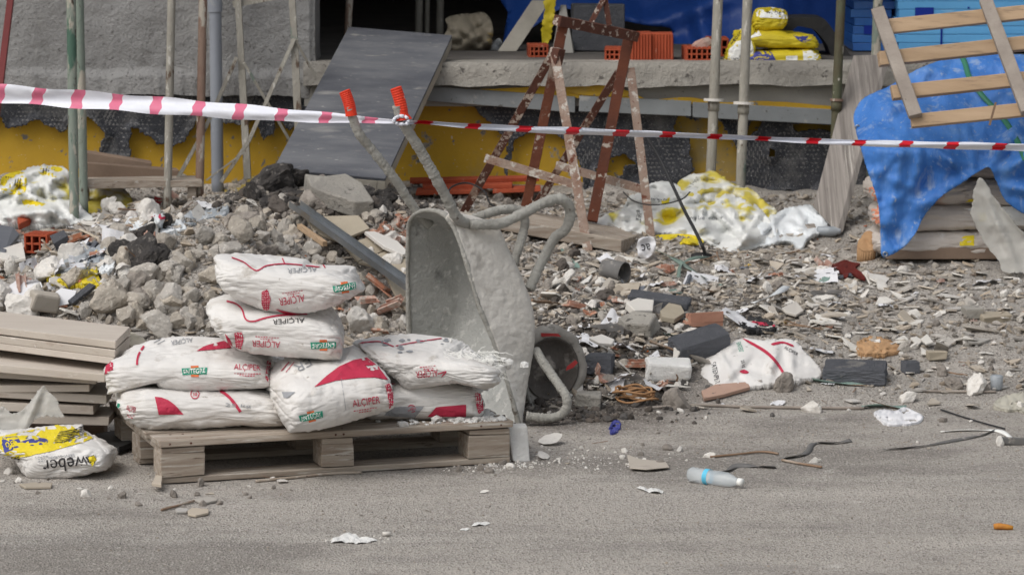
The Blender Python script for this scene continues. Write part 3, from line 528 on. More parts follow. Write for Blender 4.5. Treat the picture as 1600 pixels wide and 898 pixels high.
# ---------------------------------------------------------------- pallet in front
def axes(yaw): return Vector((math.cos(yaw), math.sin(yaw), 0)), Vector((-math.sin(yaw), math.cos(yaw), 0))
PA, PB = G(252, 757), G(797, 724)
PA.z = 0; PB.z = 0; pu = (PB-PA).normalized(); pv = Vector((-pu.y, pu.x, 0)); PL = (PB-PA).length; PD = .80
ph = .148
pal = thing('pallet', 'dusty wooden pallet at the road edge under the pile of white sacks', 'pallet', PA)
def pbox(name, a, b, z, sa, sb, sz, m, jit=.0025, bev=.003):
    o = PA + pu*a + pv*b + Vector((0, 0, z)); mb = MB(); mb.hexa(o, pu*sa, pv*sb, Vector((0, 0, sz)), jit=jit)
    return mb.build(name, m, pal, bevel=bev)
for b in (0, .35, .70): pbox('bottom_board', 0, b, .002, PL, .10, .021, M['wood_dusty'])
for a in (0, PL/2-.06, PL-.145):
    for b in (0.0, .33, .66): pbox('block', a+random.uniform(-.004, .004), b-.004, .0245, .145 if a != PL/2-.06 else .11, .12, .078, M['wood_dusty'])
for a in (0, PL/2-.06, PL-.145): pbox('stringer_board', a+.001, -.006, .1035, .143 if a != PL/2-.06 else .108, .80, .0185, M['wood_dusty'])
bw = [.145, .10, .10, .10, .10, .145]; b = -.012; gap = (.80+.012-sum(bw))/5
for i, w in enumerate(bw):
    pbox('deck_board', -.012+random.uniform(-.006, .006), b, .1235+random.uniform(0, .001), PL+.02+random.uniform(-.012, .006), w, .0215, M['wood_dusty']); b += w+gap
mb = MB(); rr = random.Random(2)
for b in (.03, .10, .20, .33, .46, .60, .73):
    for a in (.05, .10, PL/2-.03, PL/2+.03, PL-.10, PL-.05):
        c = PA+pu*(a+rr.uniform(-.012, .012))+pv*b+Vector((0, 0, .1455)); mb.tube([c, c+Vector((0, 0, .0012))], .0042, 7)
for a in (.03, .09, PL/2-.02, PL/2+.02, PL-.11, PL-.04):
    c = PA+pu*(a+rr.uniform(-.008, .008))+Vector((0, 0, .135)); mb.tube([c-pv*.0125, c-pv*.0137], .0040, 7)
mb.build('nail_heads', M['rust'], pal)['kind'] = 'stuff'
pyaw = math.atan2(pu.y, pu.x)
for ch in pal.children: ch.data.transform(Matrix.Rotation(-pyaw, 4, 'Z'))
pal.rotation_euler.z = pyaw
DZ = .146
# ---------------------------------------------------------------- sacks
def sack(name, label, L, Wd, T, px, py, Y, yaw=0, roll=0, pitch=0, seed=0, bend=0, taper=0, m='sack', cat='sack', group=None, p=5.2, ears=1, N=58, wr=1.0, sag=0, zc=None, outline=None):
    g = np.linspace(-1, 1, N); a, b = np.meshgrid(g, g); o = np.ones_like(a); mb = MB()
    key, V, F = {}, [], []
    for A in ((a, b, o), (b, a, -o), (o, a, b), (-o, b, a), (b, o, a), (a, -o, b)):
        S = np.stack(A, -1).reshape(-1, 3); idx = []
        for q in S:
            k = tuple(np.round(q, 5))
            if k not in key: key[k] = len(V); V.append(q)
            idx.append(key[k])
        for i in range(N-1):
            for j in range(N-1): F.append((idx[i*N+j], idx[i*N+j+1], idx[(i+1)*N+j+1], idx[(i+1)*N+j]))
    V = np.array(V)
    xy = (np.abs(V[:, :2])**7).sum(1)
    r = (np.abs(V[:, 0])**8 + (np.abs(V[:, 1])**p + np.abs(V[:, 2])**(p*.72))**(8/p))**(-1/8)
    D = V*r[:, None]
    x, y, z = D.T
    prof = (1-.42*np.abs(x)**5)*(1-.22*np.abs(y)**4)*(1+taper*x)
    zz = z*prof + ears*.10*(np.abs(x)**6)*np.sign(z)*(1-np.abs(y))*0
    yy = y*(1-.10*np.abs(x)**6*(np.abs(z)))
    n1 = fbm(x*1.6+seed, y*1.8, z*1.2, 3, seed); n2 = fbm(x*4+seed, y*5, z*3, 3, seed+3); rd = ridge(x*2.2+seed*3, y*2.2+z*1.1, 0, 2, seed+5)**3
    crease = ridge(x*6+seed, z*2.2+y*.7, 0, 2, seed+9)**4*np.abs(x)**2
    fine = ridge(x*5+seed, y*9+z*5, 0, 3, seed+13)**3
    endw = np.abs(x)**3
    disp = wr*(.008*n1 + .005*n2 - .006*(rd-.3) - .010*crease - (.003+.009*endw)*(fine-.35))
    nrm = D/np.linalg.norm(D*np.array([.25, 1, 1.0]), axis=1)[:, None]; nrm[:, 0] *= .25
    rs = np.random.RandomState(seed)            # pinched creases, most of them running in from the ends
    for q in range(17):
        e_ = rs.choice([-1, 1]); c0 = np.array([e_*rs.uniform(.55, 1), rs.uniform(-1, 1), rs.uniform(-1, 1)]) if q < 12 else rs.uniform(-1, 1, 3)
        c1 = c0 + np.array([-e_*rs.uniform(.15, .55), rs.uniform(-.25, .25), rs.uniform(-.3, .3)]); ba = c1-c0
        t_ = np.clip(((D-c0) @ ba)/(ba @ ba), 0, 1); dd_ = np.linalg.norm((D-c0-t_[:, None]*ba)*np.array([1, .8, .6]), axis=1)
        disp = disp + wr*rs.choice([-1, -1, 1])*.0065*np.exp(-(dd_/rs.uniform(.04, .09))**2)*np.sin(np.pi*np.clip(t_, .1, .9))
    hf = ridge(x*11+seed, y*14+z*9, 0, 2, seed+21)**2-.4; disp = disp + wr*.0014*hf*np.clip(.3+2*fbm(x*2, y*2, z*2, 2, seed+22), 0, 1.2)
    X = np.stack([x*L/2, yy*Wd/2, zz*T/2], -1) + nrm*disp[:, None]
    X[:, 2] += bend*(x**2) - sag*(x > 0)*x**2
    Mx = Matrix.Rotation(yaw, 3, 'Z') @ Matrix.Rotation(pitch, 3, 'Y') @ Matrix.Rotation(roll, 3, 'X')
    c = Q(px, py, Y)
    if zc is not None: c.z = zc
    X = X @ np.array(Mx.transposed()) + np.array(c)
    if outline is not None:                     # settle the silhouette: pull each skin point sideways, depth kept
        for it in range(2):
            rel = X-np.array(EYE); dep = rel[:, 1]*CP - rel[:, 2]*SP
            U = 800 + FPX*rel[:, 0]/dep; Vv = 449 - FPX*(rel[:, 1]*SP + rel[:, 2]*CP)/dep
            op = np.array(densify(smooth_poly(outline, 4), 3)); cx, cy = op.mean(0)
            cur = np.stack([U, Vv], 1); cc = (cur.min(0)+cur.max(0))/2
            th = np.linspace(-math.pi, math.pi, 181)
            def rad(pts, c_):
                a_ = np.arctan2(pts[:, 1]-c_[1], pts[:, 0]-c_[0]); r_ = np.hypot(pts[:, 0]-c_[0], pts[:, 1]-c_[1]); o_ = np.zeros(181)
                b_ = np.round((a_+math.pi)/(2*math.pi)*180).astype(int)
                np.maximum.at(o_, b_, r_)
                k_ = o_ > 0; o_ = np.interp(np.arange(181), np.arange(181)[k_], o_[k_]); o_[0] = o_[-1] = max(o_[0], o_[-1])
                return np.convolve(np.concatenate([o_[-4:-1], o_, o_[1:4]]), np.array([1, 2, 3, 4, 3, 2, 1])/16, 'valid') if len(pts) > 1500 else o_
            rc, rt = rad(cur, cc), rad(op, (cx, cy))
            a_ = np.arctan2(Vv-cc[1], U-cc[0]); k_ = np.interp(a_, th, rt)/np.maximum(np.interp(a_, th, rc), 1)
            nu, nv = cx+(U-cc[0])*k_, cy+(Vv-cc[1])*k_
            X = X + np.outer((nu-U)*dep/FPX, [1, 0, 0]) - np.outer((nv-Vv)*dep/FPX, [0, SP, CP])
    mb.add(X, F); root = mb.build_at(name, M[m], c, smooth_=True)
    return tag(root, label, cat, group)
PM = dict(red=M['red_print'], green=M['green_print'], orange=M['orange_print'], black=M['black_print'], grey=M['grey_print'], white=M['white_print'], blue=M['blue_print'], yellow=M['yellow_print'], salmon=M['salmon_print'])
SG = 'white plaster sacks piled on the pallet'
def entegre(P, cx, cy, w, h, ang, flip=False):
    a = R(ang); c, s = math.cos(a), math.sin(a)
    q = lambda x, y: (cx+x*c-y*s, cy+x*s+y*c)
    P.poly([q(-w*.14, -h*.85), q(w*.16, -h*.85), q(w*.16, -h*.5), q(-w*.14, -h*.5)], 'orange', 3); P.poly([q(-w*.14, h*.5), q(w*.16, h*.5), q(w*.16, h*.85), q(-w*.14, h*.85)], 'orange', 3)
    P.poly([q(-w/2, -h/2), q(w/2, -h/2), q(w*.47, h/2), q(-w*.47, h/2)], 'green', 3)
    old = P.off; P.off = old*2; P.text('ENTEGRE', cx, cy, w*.84, h*.66, 'white', ang, flip); P.off = old
def ear(P, pts):                                # stitched end strip with dots
    P.poly(pts, 'red', 3); xs = [p[0] for p in pts]; ys = [p[1] for p in pts]
    old = P.off; P.off = old*2
    for i in np.arange(min(xs)+1.5, max(xs), 2.6):
        for j in np.arange(min(ys)+1.5, max(ys), 2.6):
            if inpoly(np.array([i]), np.array([j]), pts)[0]: P.put([(i-.6, j), (i, j-.6), (i+.6, j), (i, j+.6)], [(0, 1, 2), (0, 2, 3)], 'white')
    P.off = old
def lines(P, cx, cy, w, ang, n=2, key='red', gap=3.2):
    for k in range(n):
        a = R(ang); ww = w*(1 if k == 0 else .6); yy = k*gap
        for t in np.arange(-ww/2, ww/2-2, 4.2):
            q = lambda x, y: (cx+x*math.cos(a)-y*math.sin(a), cy+x*math.sin(a)+y*math.cos(a))
            P.put([q(t, yy), q(t+3.1, yy), q(t+3.1, yy+1.1), q(t, yy+1.1)], [(0, 1, 2), (0, 2, 3)], key)
s8 = sack('plaster_sack', 'white plaster sack mostly hidden behind the left sacks, against the rubble heap', .5, .36, .12, 330, 560, 11.28, yaw=.1, seed=81, group=SG, zc=.29)
s1 = sack('plaster_sack', 'bottom left white sack lying flat on the pallet with red wedge and thin red stripe', .57, .37, .142, 311, 640, 10.88, yaw=.06, seed=11, group=SG, zc=DZ+.058, outline=[(182,613),(195,600),(237,597),(316,597),(411,600),(440,624),(443,663),(369,667),(295,670),(232,671),(200,658),(184,637)])
P = Printer(s1)
P.poly([(242,620),(252,621),(263,625),(274,633),(287,647),(248,647)], 'red', 4); P.line([(344,611),(352,616),(362,625),(376,643)], 4.5, 'red')
P.text('ALÇIPER', 205, 639, 15, 10, 'red', 14); P.line([(298,617),(300,611),(306,610),(311,615),(308,622),(301,622),(298,617)], 1.4, 'red'); P.text('38', 304.5, 616.5, 7, 5, 'red')
P.poly([(181,628),(188,631),(187,640),(181,637)], 'green', 3); lines(P, 205, 648, 12, 14); P.text('25 kg', 372, 634, 40, 6, 'grey', 3)
P.done(PM)
s2 = sack('plaster_sack', 'left middle white sack with ENTEGRE badge and crimson triangle on top', .57, .38, .155, 296, 568, 10.95, yaw=-.04, roll=.10, seed=22, group=SG, zc=DZ+.205, bend=.0, pitch=.02, outline=[(164,574),(182,558),(211,539),(253,528),(295,525),(343,528),(380,531),(411,542),(427,563),(426,587),(417,604),(327,612),(264,609),(227,602),(185,611),(171,615),(165,597)])
P = Printer(s2)
P.poly([(307,549),(318,542),(330,538),(350,533),(358,538),(362,544),(340,546)], 'red', 4); P.line([(214,570),(216,556),(225,541)], 3.2, 'red'); P.poly([(164,585),(166,572),(177,562),(177,577)], 'red', 4)
entegre(P, 304, 580, 40, 10, -2); P.text('ALÇIPER', 386, 575, 41, 11, 'red', 2); lines(P, 386, 583, 40, 2, 2); P.text('ALÇIPER', 284, 533, 34, 9, 'grey', -8, True)
ear(P, [(416,564),(422,562),(424,582),(418,597),(414,590)])
P.line([(240,536),(252,530)], 1, 'grey'); P.line([(246,538),(258,532)], 1, 'grey'); P.done(PM)
s4 = sack('plaster_sack', 'bottom right white sack with grey band and red block, right end tied', .56, .36, .125, 655, 628, 11.05, yaw=.22, seed=44, group=SG, zc=DZ+.054, taper=-.1, outline=[(580,592),(617,574),(686,576),(738,592),(754,616),(756,645),(738,651),(686,655),(591,655),(570,645)])
P = Printer(s4)
P.poly([(668,650),(681,636),(728,632),(728,650)], 'red', 4); P.poly([(600,648),(612,636),(663,634),(648,652)], 'grey', 4); ear(P, [(742,614),(748,612),(754,626),(755,640),(748,646),(744,636)]); P.line([(608,600),(650,602),(690,599)], 2, 'red')
P.line([(636,638),(640,633),(647,634),(648,641),(641,643),(636,638)], 1.3, 'red'); P.text('38', 642.5, 638, 7, 5, 'red'); P.done(PM)
s3 = sack('plaster_sack', 'large slumped front sack with wide crimson triangle and ENTEGRE badge at its corner', .44, .52, .20, 522, 608, 10.78, yaw=.30, roll=.16, pitch=-.10, seed=35, group=SG, zc=DZ+.105, taper=-.08, outline=[(414,600),(427,571),(459,555),(538,542),(559,542),(578,558),(607,587),(614,613),(614,637),(559,656),(501,671),(459,676),(446,667),(430,640)])
P = Printer(s3)
P.poly([(491,605),(510,588),(530,573),(552,563),(573,559),(590,572),(606,594),(585,590),(560,591),(525,595)], 'red', 4)
P.text('ER', 473, 571, 27, 13, 'grey', -28, True); P.text('ALÇIPER', 572, 628, 43, 13, 'red', -8); lines(P, 571, 638, 38, -9, 2); entegre(P, 486, 650, 38, 10, -12)
ear(P, [(601,602),(608,599),(614,615),(614,632),(608,638),(606,620)]); P.poly([(441,612),(462,613),(450,622),(444,621)], 'grey', 4)
P.line([(440,580),(452,566)], 1.3, 'red'); P.line([(447,582),(460,566)], 1, 'red'); P.line([(532,585),(540,640)], .6, 'grey'); P.done(PM)
s5 = sack('plaster_sack', 'torn white sack on the right, its burst end spilling plaster powder and frayed threads', .52, .40, .145, 668, 568, 11.02, yaw=-.10, roll=.12, seed=57, group=SG, zc=DZ+.19, taper=-.22, wr=1.3, outline=[(554,536),(591,525),(633,521),(680,525),(723,533),(749,556),(778,577),(780,597),(759,607),(707,600),(641,607),(617,592),(583,566)])
P = Printer(s5)
P.line([(557,537),(588,534),(602,537),(615,542)], 1.6, 'red'); P.line([(618,541),(650,535),(690,529)], 1.3, 'red'); P.text('ALÇIPER', 667, 582, 34, 13, 'red', -6, True); lines(P, 669, 572, 26, -6, 2)
P.poly([(597,578),(608,584),(617,591),(604,588)], 'red', 4); P.line([(684,584),(697,580),(690,588)], 1.6, 'red')
for k in range(16):
    cx, cy = random.uniform(600, 700), random.uniform(524, 552); rr = random.uniform(1, 4)
    P.poly([(cx+rr*1.6*math.cos(a)*random.uniform(.6, 1.2), cy+rr*.6*math.sin(a)*random.uniform(.6, 1.2)) for a in np.arange(0, 6.28, .7)], 'grey', 3)
P.done(PM)
s6 = sack('plaster_sack', 'third layer white sack with dotted red left end and upside down crimson lettering', .475, .36, .155, 434, 514, 10.92, yaw=-.06, roll=.10, pitch=.03, seed=68, group=SG, zc=.468, outline=[(326,471),(343,463),(364,458),(396,460),(448,463),(506,471),(530,494),(538,516),(537,539),(532,558),(520,563),(459,559),(390,551),(364,542),(340,524),(323,492)])
P = Printer(s6)
P.line([(354,471),(368,475),(378,484),(384,499),(396,502),(415,497),(440,493),(480,491)], 2.4, 'red'); P.text('ALÇIPER', 451, 501, 50, 9, 'black', -3, True); P.text('ALÇIPER', 416, 536, 44, 12, 'red', 3, True); lines(P, 418, 526, 38, 3, 2)
entegre(P, 505, 539, 40, 10, -1, True); ear(P, [(366,520),(378,518),(381,530),(377,545),(369,542)]); P.poly([(352,521),(359,528),(366,545),(358,540)], 'red', 4); ear(P, [(535,512),(540,514),(545,524),(544,532),(538,526)]); P.done(PM)
s7 = sack('plaster_sack', 'topmost white sack of the pile with red piping and lettering upside down', .50, .37, .165, 453, 443, 10.93, yaw=-.10, roll=.10, pitch=.05, seed=73, group=SG, zc=.623, outline=[(338,400),(369,395),(422,398),(477,405),(491,411),(549,417),(560,429),(569,447),(563,458),(527,477),(477,490),(432,489),(390,477),(359,463),(340,442),(335,413)])
P = Printer(s7)
P.line([(362,403),(380,410),(400,423),(416,416),(440,413),(463,414),(490,417),(508,419)], 1.8, 'red'); P.line([(441,404),(445,413)], 1.8, 'red'); P.line([(503,411),(508,419)], 1.8, 'red')
P.text('ALÇIPER', 472, 422, 46, 9, 'grey', -3, True); P.text('ALÇIPER', 456, 467, 40, 14, 'red', -9, True); lines(P, 458, 455, 34, -9, 2); entegre(P, 538, 449, 36, 10, -9, True); ear(P, [(409,456),(418,451),(423,466),(421,482),(413,486),(409,474)]); P.poly([(430,482),(452,487),(470,490),(445,490)], 'red', 4); P.done(PM)
for s_ in (s1, s2, s3, s4, s5, s6, s7, s8):
    pass
# powder and frayed fibres of the burst sack
def lump(r, seed, sub=2, flat=1.0, rough=.25, cuts=9):
    bm = bmesh.new(); bmesh.ops.create_icosphere(bm, subdivisions=sub, radius=1); rr = random.Random(seed)
    V = np.array([v.co[:] for v in bm.verts]); F = [tuple(v.index for v in f.verts) for f in bm.faces]; bm.free()
    d = np.ones(len(V))*1.15
    for k in range(cuts):
        n = np.array([rr.gauss(0, 1) for _ in range(3)]); n /= np.linalg.norm(n); c = V @ n
        d = np.where(c > .05, np.minimum(d, rr.uniform(.62, .98)/np.maximum(c, .05)), d)
    d = d + rough*fbm(V[:, 0]*2.2+seed, V[:, 1]*2.2, V[:, 2]*2.2, 3, seed)
    X = V*d[:, None]*r; X[:, 2] *= flat
    return X, F
mb = MB(); rr = random.Random(5)
for k in range(150):
    px, py = rr.gauss(735, 24), rr.gauss(576, 14); h = None
    v, f = lump(rr.uniform(.006, .022 if k > 6 else .034), k, 1); Y = 10.98+rr.uniform(-.05, .12)
    c = Q(px, py, Y); mb.add(v+np.array(c), f)
mb.build('powder', M['powder'], s5)['kind'] = 'stuff'
mb = MB()
for k in range(320):
    px, py = rr.uniform(690, 778), rr.uniform(548, 590); a = rr.gauss(.25, .8); l = rr.uniform(8, 26); Y = 10.93+rr.uniform(-.05, .06)
    p0 = Q(px, py, Y); p2 = Q(px+l*math.cos(a), py+l*math.sin(a)*.8+4, Y-.01+rr.uniform(-.03, .02)); p1 = (p0+p2)/2+Vector((0, 0, rr.uniform(0, .008)))
    w = rr.uniform(.0006, .0013); up = Vector((0, 0, 1))*w
    mb.add([p0-up, p0+up, p1+up, p1-up, p2+up*.5, p2-up*.5], [(0, 1, 2, 3), (3, 2, 4, 5)])
mb.build('frayed_fibre', M['white_print'], s5)['kind'] = 'stuff'
# plaster spilt on the pallet corner
mb = MB()
for k in range(420):
    a, b = PL-.02-abs(rr.gauss(0, .13)), abs(rr.gauss(.12, .13)); r = rr.uniform(.002, .008) if k > 14 else rr.uniform(.01, .016)
    v, f = lump(r, k, 1); mb.add(v*np.array([1.6, 1.6, .8])+np.array(PA+pu*a+pv*b+Vector((0, 0, DZ+r*.5))), f)
tag(mb.build('spilt_plaster', M['powder']), 'white plaster powder spilt on the right corner of the pallet', 'plaster', kind='stuff')

# ---------------------------------------------------------------- stack of long boards on the left
def board(A, B_, C_, th, Y, m, name, parent, jit=.002):
    Y = [q+.24 for q in Y]; A0 = Q(A[0], A[1], Y[0]); u = Q(B_[0], B_[1], Y[1])-A0; v = Q(C_[0], C_[1], Y[2])-A0
    u = u*2.2; mb = MB(); mb.hexa(A0-Vector((0, 0, th)), u, v, (0, 0, th), jit=jit); return mb.build(name, m, parent, bevel=.0025)
st = thing('board_stack', 'stack of long beige boards laid beside the pallet on the left', 'stack', G(60, 700))
for i, (dy, dx, th) in enumerate(((0, 0, .026), (14, -1, .024), (25, -3, .024))):
    board((181+dx, 533+dy), (0, 511+dy), (204+dx*.5, 511+dy), th, (10.72, 10.93, 11.02), M['tile_board'], 'board', st)
board((164, 584), (0, 569), (171, 556), .030, (10.70, 10.82, 11.05), M['tile_board'], 'board', st)
board((176, 570), (0, 560), (205, 535), .020, (10.95, 11.1, 11.2), M['board_dark'], 'board', st)
for i, (y0, y1, x, th) in enumerate(((590, 580, 150, .024), (601, 602, 140, .024), (617, 607, 166, .03), (634, 628, 146, .03), (652, 648, 170, .03))):
    board((x, y0), (0, y1), (x+14, y0-18), th, (10.78+i*.012, 10.88, 11.06), M['tile_board'], 'board', st)
MB().hexa(Q(-60, 700, 11.35)-Vector((0, 0, .12)), (.5, 0, 0), (0, .1, 0), (0, 0, .2)).build('support', M['board_dark'], st)
# bag of tile adhesive, lying
wb = sack('adhesive_sack', 'yellow and white adhesive sack lying on the road beside the board stack', .44, .34, .14, 88, 700, 10.78, yaw=-.16, roll=.32, seed=91, wr=1.5, zc=.075, taper=.1, p=5, outline=[(-11,676),(11,671),(121,662),(132,671),(158,684),(179,698),(184,708),(174,727),(158,737),(105,748),(58,750),(37,741),(21,719),(-11,703)])
P = Printer(wb)
P.poly([(-20,690),(0,682),(30,676),(130,656),(154,680),(130,691),(80,705),(36,714),(8,718),(-20,718)], 'yellow', 5)
P.poly([(0,684),(27,682),(36,696),(8,708)], 'blue', 5); P.poly([(34,690),(55,685),(72,686),(74,692),(60,696),(38,695)], 'blue', 4, True); P.poly([(124,660),(140,660),(148,680),(138,678)], 'blue', 4)
P.text('weber', 102, 725, 70, 20, 'black', -6, True); P.text('SAINT-GOBAIN', 96, 713, 40, 4, 'grey', -6, True)
P.poly([(133,714),(146,711),(151,718),(143,728)], 'black', 4); P.off *= 2; P.poly([(137,716),(146,712),(151,716),(144,727)], 'yellow', 3)
for k in range(7): P.line([(84+k*1.5, 692-k*2.6), (100+k*3, 691-k*3.2), (136-k, 678-k*2.2)], .9, 'black')
P.text('30', 16, 695, 14, 9, 'yellow', -12, True); lines(P, 24, 714, 18, -10, 3, 'black'); lines(P, 66, 713, 22, -8, 3, 'grey'); P.done(PM)
# ---------------------------------------------------------------- wheelbarrow stood on its nose
wbw = thing('wheelbarrow', 'mortar caked grey wheelbarrow stood on its nose with red grips pointing up', 'wheelbarrow', G(815, 668))
def path3(pts, n=6): return catmull([Q(*p) for p in pts], n)
def resample(P, n):
    P = [Vector(p) for p in P]; d = [0]
    for a, b in zip(P, P[1:]): d.append(d[-1]+(b-a).length)
    out = []; j = 0
    for k in range(n):
        t = d[-1]*k/(n-1)
        while j < len(d)-2 and d[j+1] < t: j += 1
        out.append(P[j].lerp(P[j+1], (t-d[j])/max(1e-9, d[j+1]-d[j])))
    return out
NS = 130
near = resample(path3([(701,343,11.62),(713,364,11.60),(729,411,11.58),(747,474,11.57),(767,523,11.57),(783,567,11.57),(797,612,11.57),(812,668,11.58)]), NS)
farr = resample(path3([(638,356,12.0),(637,390,12.02),(637,434,12.04),(639,518,12.06),(644,570,12.06),(655,632,12.04)]), NS)
bot = resample(path3([(787,358,11.74),(800,386,11.76),(817,420,11.77),(835,460,11.77),(843,496,11.76),(843,532,11.74),(835,576,11.71),(824,616,11.66),(813,667,11.60)]), NS)
arch = resample(path3([(638,356,12.0),(641,344,11.97),(650,334,11.9),(664,329,11.82),(682,330,11.74),(694,335,11.67),(701,343,11.62)]), 100)
secs = []
for i in range(NS):
    t = i/(NS-1); F_, N_, B_ = farr[i], near[i], bot[i]; sep = N_-F_
    BF = F_ + (B_-N_)*.92 + sep*.13
    poly = [F_, F_.lerp(BF, .5), BF, BF.lerp(B_, .5), B_, B_.lerp(N_, .5), N_]
    for _ in range(3):
        q = [poly[0]]
        for a, b in zip(poly, poly[1:]): q += [a.lerp(b, .25), a.lerp(b, .75)]
        poly = q+[poly[-1]]
    secs.append(resample(poly, 100))
capn = 14; capr = []
for k in range(capn):
    s_ = k/capn; b_ = s_**.7
    capr.append([arch[j].lerp(secs[0][j], b_) + Vector((0, 0, .012*math.sin(math.pi*s_))) for j in range(100)])
P = np.array([[tuple(p) for p in r] for r in capr+secs])
nn = fbm(P[..., 0]*9, P[..., 1]*9, P[..., 2]*9, 4, 61); n2 = fbm(P[..., 0]*45, P[..., 1]*45, P[..., 2]*45, 2, 62); n3 = fbm(P[..., 0]*130, P[..., 1]*130, P[..., 2]*130, 2, 63)*(.4+1.2*np.clip(fbm(P[..., 0]*8, P[..., 1]*8, P[..., 2]*8, 2, 64)+.5, 0, 1))
P = P + (nn*.012+n2*.006+n3*.006)[..., None]*np.array([.7, -.7, .1])
mb = MB(); mb.grid(P); tray = mb.build('tray', [M['barrow_in'], M['barrow']], wbw, smooth_=True)
md = tray.modifiers.new('thickness', 'SOLIDIFY'); md.thickness = .008; md.offset = 1; md.material_offset = 1
rim = farr[::-1][:]+arch[1:-1]+near
mb = MB(); mb.tube(resample(rim, 110), [.0078*(.75+.5*float(vn(i*.37, 0, 0, 4))+.2*float(vn(i*1.3, 3, 0, 4))) for i in range(110)], 8, rough=.12); mb.build('rim', M['tube'], wbw, smooth_=True)
def ptube(name, pts, r, m='tube', parent=wbw, rough=.10, n=150, res=12):
    c = resample(path3(pts), n); rr = random.Random(len(pts)*7+int(pts[0][0]))
    mb = MB(); mb.tube(c, [r*(.93+.11*float(vn(i*.22, pts[0][0], 0, 3))+.08*float(vn(i*.9, pts[0][0], 0, 3))) for i in range(n)], res, rough=rough, seed=3)
    return mb.build(name, M[m], parent, smooth_=True)
h1 = ptube('handle', [(735,352,11.66),(714,340,11.6),(695,304,11.56),(653,229,11.49),(636,203,11.47),(627,186,11.46),(621,165,11.45)], .0185)
h2 = ptube('handle', [(672,352,11.98),(650,329,11.95),(620,284,11.90),(603,262,11.88),(581,234,11.86),(561,209,11.84),(552,187,11.83),(546,165,11.82)], .0165)
def grip(h, a, b, Y, r, seed, flare):
    p0, p1 = Q(*a, Y), Q(*b, Y); pts, rs = [], []
    for i in range(41):
        t = i/40; pts.append(p0.lerp(p1, t)+Vector((.004*math.sin(t*3.1), 0, 0))); g = 1+(.07 if (i % 3 == 0 and t > .25) else 0); rs.append(r*g*(1+flare*max(0, 1-t/.16)) if t < .985 else r*.8)
    mb = MB(); mb.tube(pts, rs, 14); o = mb.build('grip', M['grip'], h, smooth_=False); return o
grip(h1, (630,187), (618,137), 11.455, .0205, 1, .55); grip(h2, (549,181), (538,142), 11.825, .0205, 2, .05)
ptube('leg', [(735,350,11.63),(752,351,11.64),(778,350,11.67),(792,346,11.69),(820,332,11.73),(848,318,11.78),(868,311,11.81),(882,314,11.83),(890,326,11.85),(890,343,11.86),(882,360,11.86),(870,369,11.86),(861,381,11.85),(843,416,11.82),(827,452,11.79)], .0185)
ptube('leg', [(700,352,11.93),(735,343,11.95),(752,337,11.97),(778,329,12.0),(801,327,12.03),(814,331,12.05),(820,345,12.06),(818,362,12.06),(807,398,12.02),(800,420,12.0)], .0165)
ptube('nose_guard', [(836,546,11.74),(852,571,11.70),(873,601,11.64),(885,620,11.60),(885,637,11.59),(874,649,11.585),(853,653,11.58),(822,650,11.58)], .0165, 'tube')
ptube('brace', [(822,600,11.9),(826,622,11.9),(834,640,11.9),(842,654,11.88)], .007, 'tube')
# wheel
wc = Q(856, 575, 12.0); axw = Vector((.50, -.866, .05)).normalized(); wh_ = bpy.data.objects.new('wheel', None); 
xw = axw.cross(Vector((0, 0, 1))).normalized(); yw = axw.cross(xw)
def lathe(name, prof, m, parent, n=56, lump_=0.0, close=True):
    mb = MB(); V = []; rows = []
    for i in range(n+1):
        a = 2*math.pi*i/n; d = xw*math.cos(a)+yw*math.sin(a); k = 1+lump_*(vn(np.array(math.cos(a)*6), np.array(math.sin(a)*6), 0., 5)-.5)
        rows.append([tuple(wc+d*r*float(k)+axw*h) for r, h in prof])
    mb.grid(np.array(rows)); o = mb.build(name, m, parent, smooth_=True); return o
ty = [(.133+.028*math.cos(a), .030*math.sin(a)) for a in np.linspace(0, 2*math.pi, 15)]
whl = lathe('wheel', [(.112, -.026), (.116, .030), (.108, .022), (.100, .008), (.06, .0), (.03, .012), (.022, .03), (.0005, .032)], M['rim'], wbw, lump_=.02)
lathe('tyre', ty, M['tyre'], whl, lump_=.10)
v, f = tri_fill(densify([(886,572),(899,562),(903,566),(896,574),(884,579)], 4), 6); MB().add([Q(a, b, 11.955) for a, b in v], f).build('red_paint', M['rscrap'], whl)
v, f = tri_fill(densify([(845,520),(872,521),(877,526),(864,525),(846,526)], 4), 6); MB().add([Q(a, b, 11.955) for a, b in v], f).build('red_paint', M['rscrap'], whl)

# ---------------------------------------------------------------- rusty trestle
tr = thing('trestle', 'rusty steel trestle with two A shaped frames standing over a plank', 'trestle', G(870, 360))
def rbar(name, a, b, w, h, m, parent, over=0):
    p0, p1 = Q(*a), Q(*b); d = p1-p0; L = d.length; n = max(2, int(L/.03)); side = d.cross(Vector((0, 1, 0))).normalized(); up = side.cross(d).normalized()
    rows = []; 
    for i in range(n+1):
        c = p0+d*(i/n); r = []
        for k, (u, v) in enumerate(((-1, -1), (1, -1), (1, 1), (-1, 1), (-1, -1))):
            j = 1+.10*float(vn(np.array(c.x*40+k % 4), np.array(c.z*40), np.array(k % 4*3.), 7)-.5)
            r.append(tuple(c+side*u*w/2*j+up*v*h/2*j))
        rows.append(r)
    mb = MB(); mb.grid(np.array(rows)); k = len(mb.v); mb.f += [(3, 2, 1, 0), (k-5, k-4, k-3, k-2)]; mb.m += [0, 0]
    return mb.build(name, M[m], parent, bevel=.002)
fl, fr, fl2, fr2 = G(723, 334), G(919, 394), G(835, 325), G(1017, 371)
fl.z += .0; yl = (fl.y+fr.y)/2; yr = (fl2.y+fr2.y)/2
rbar('leg', (864,84,yl+.04), (723,334,fl.y), .036, .036, 'rust', tr)
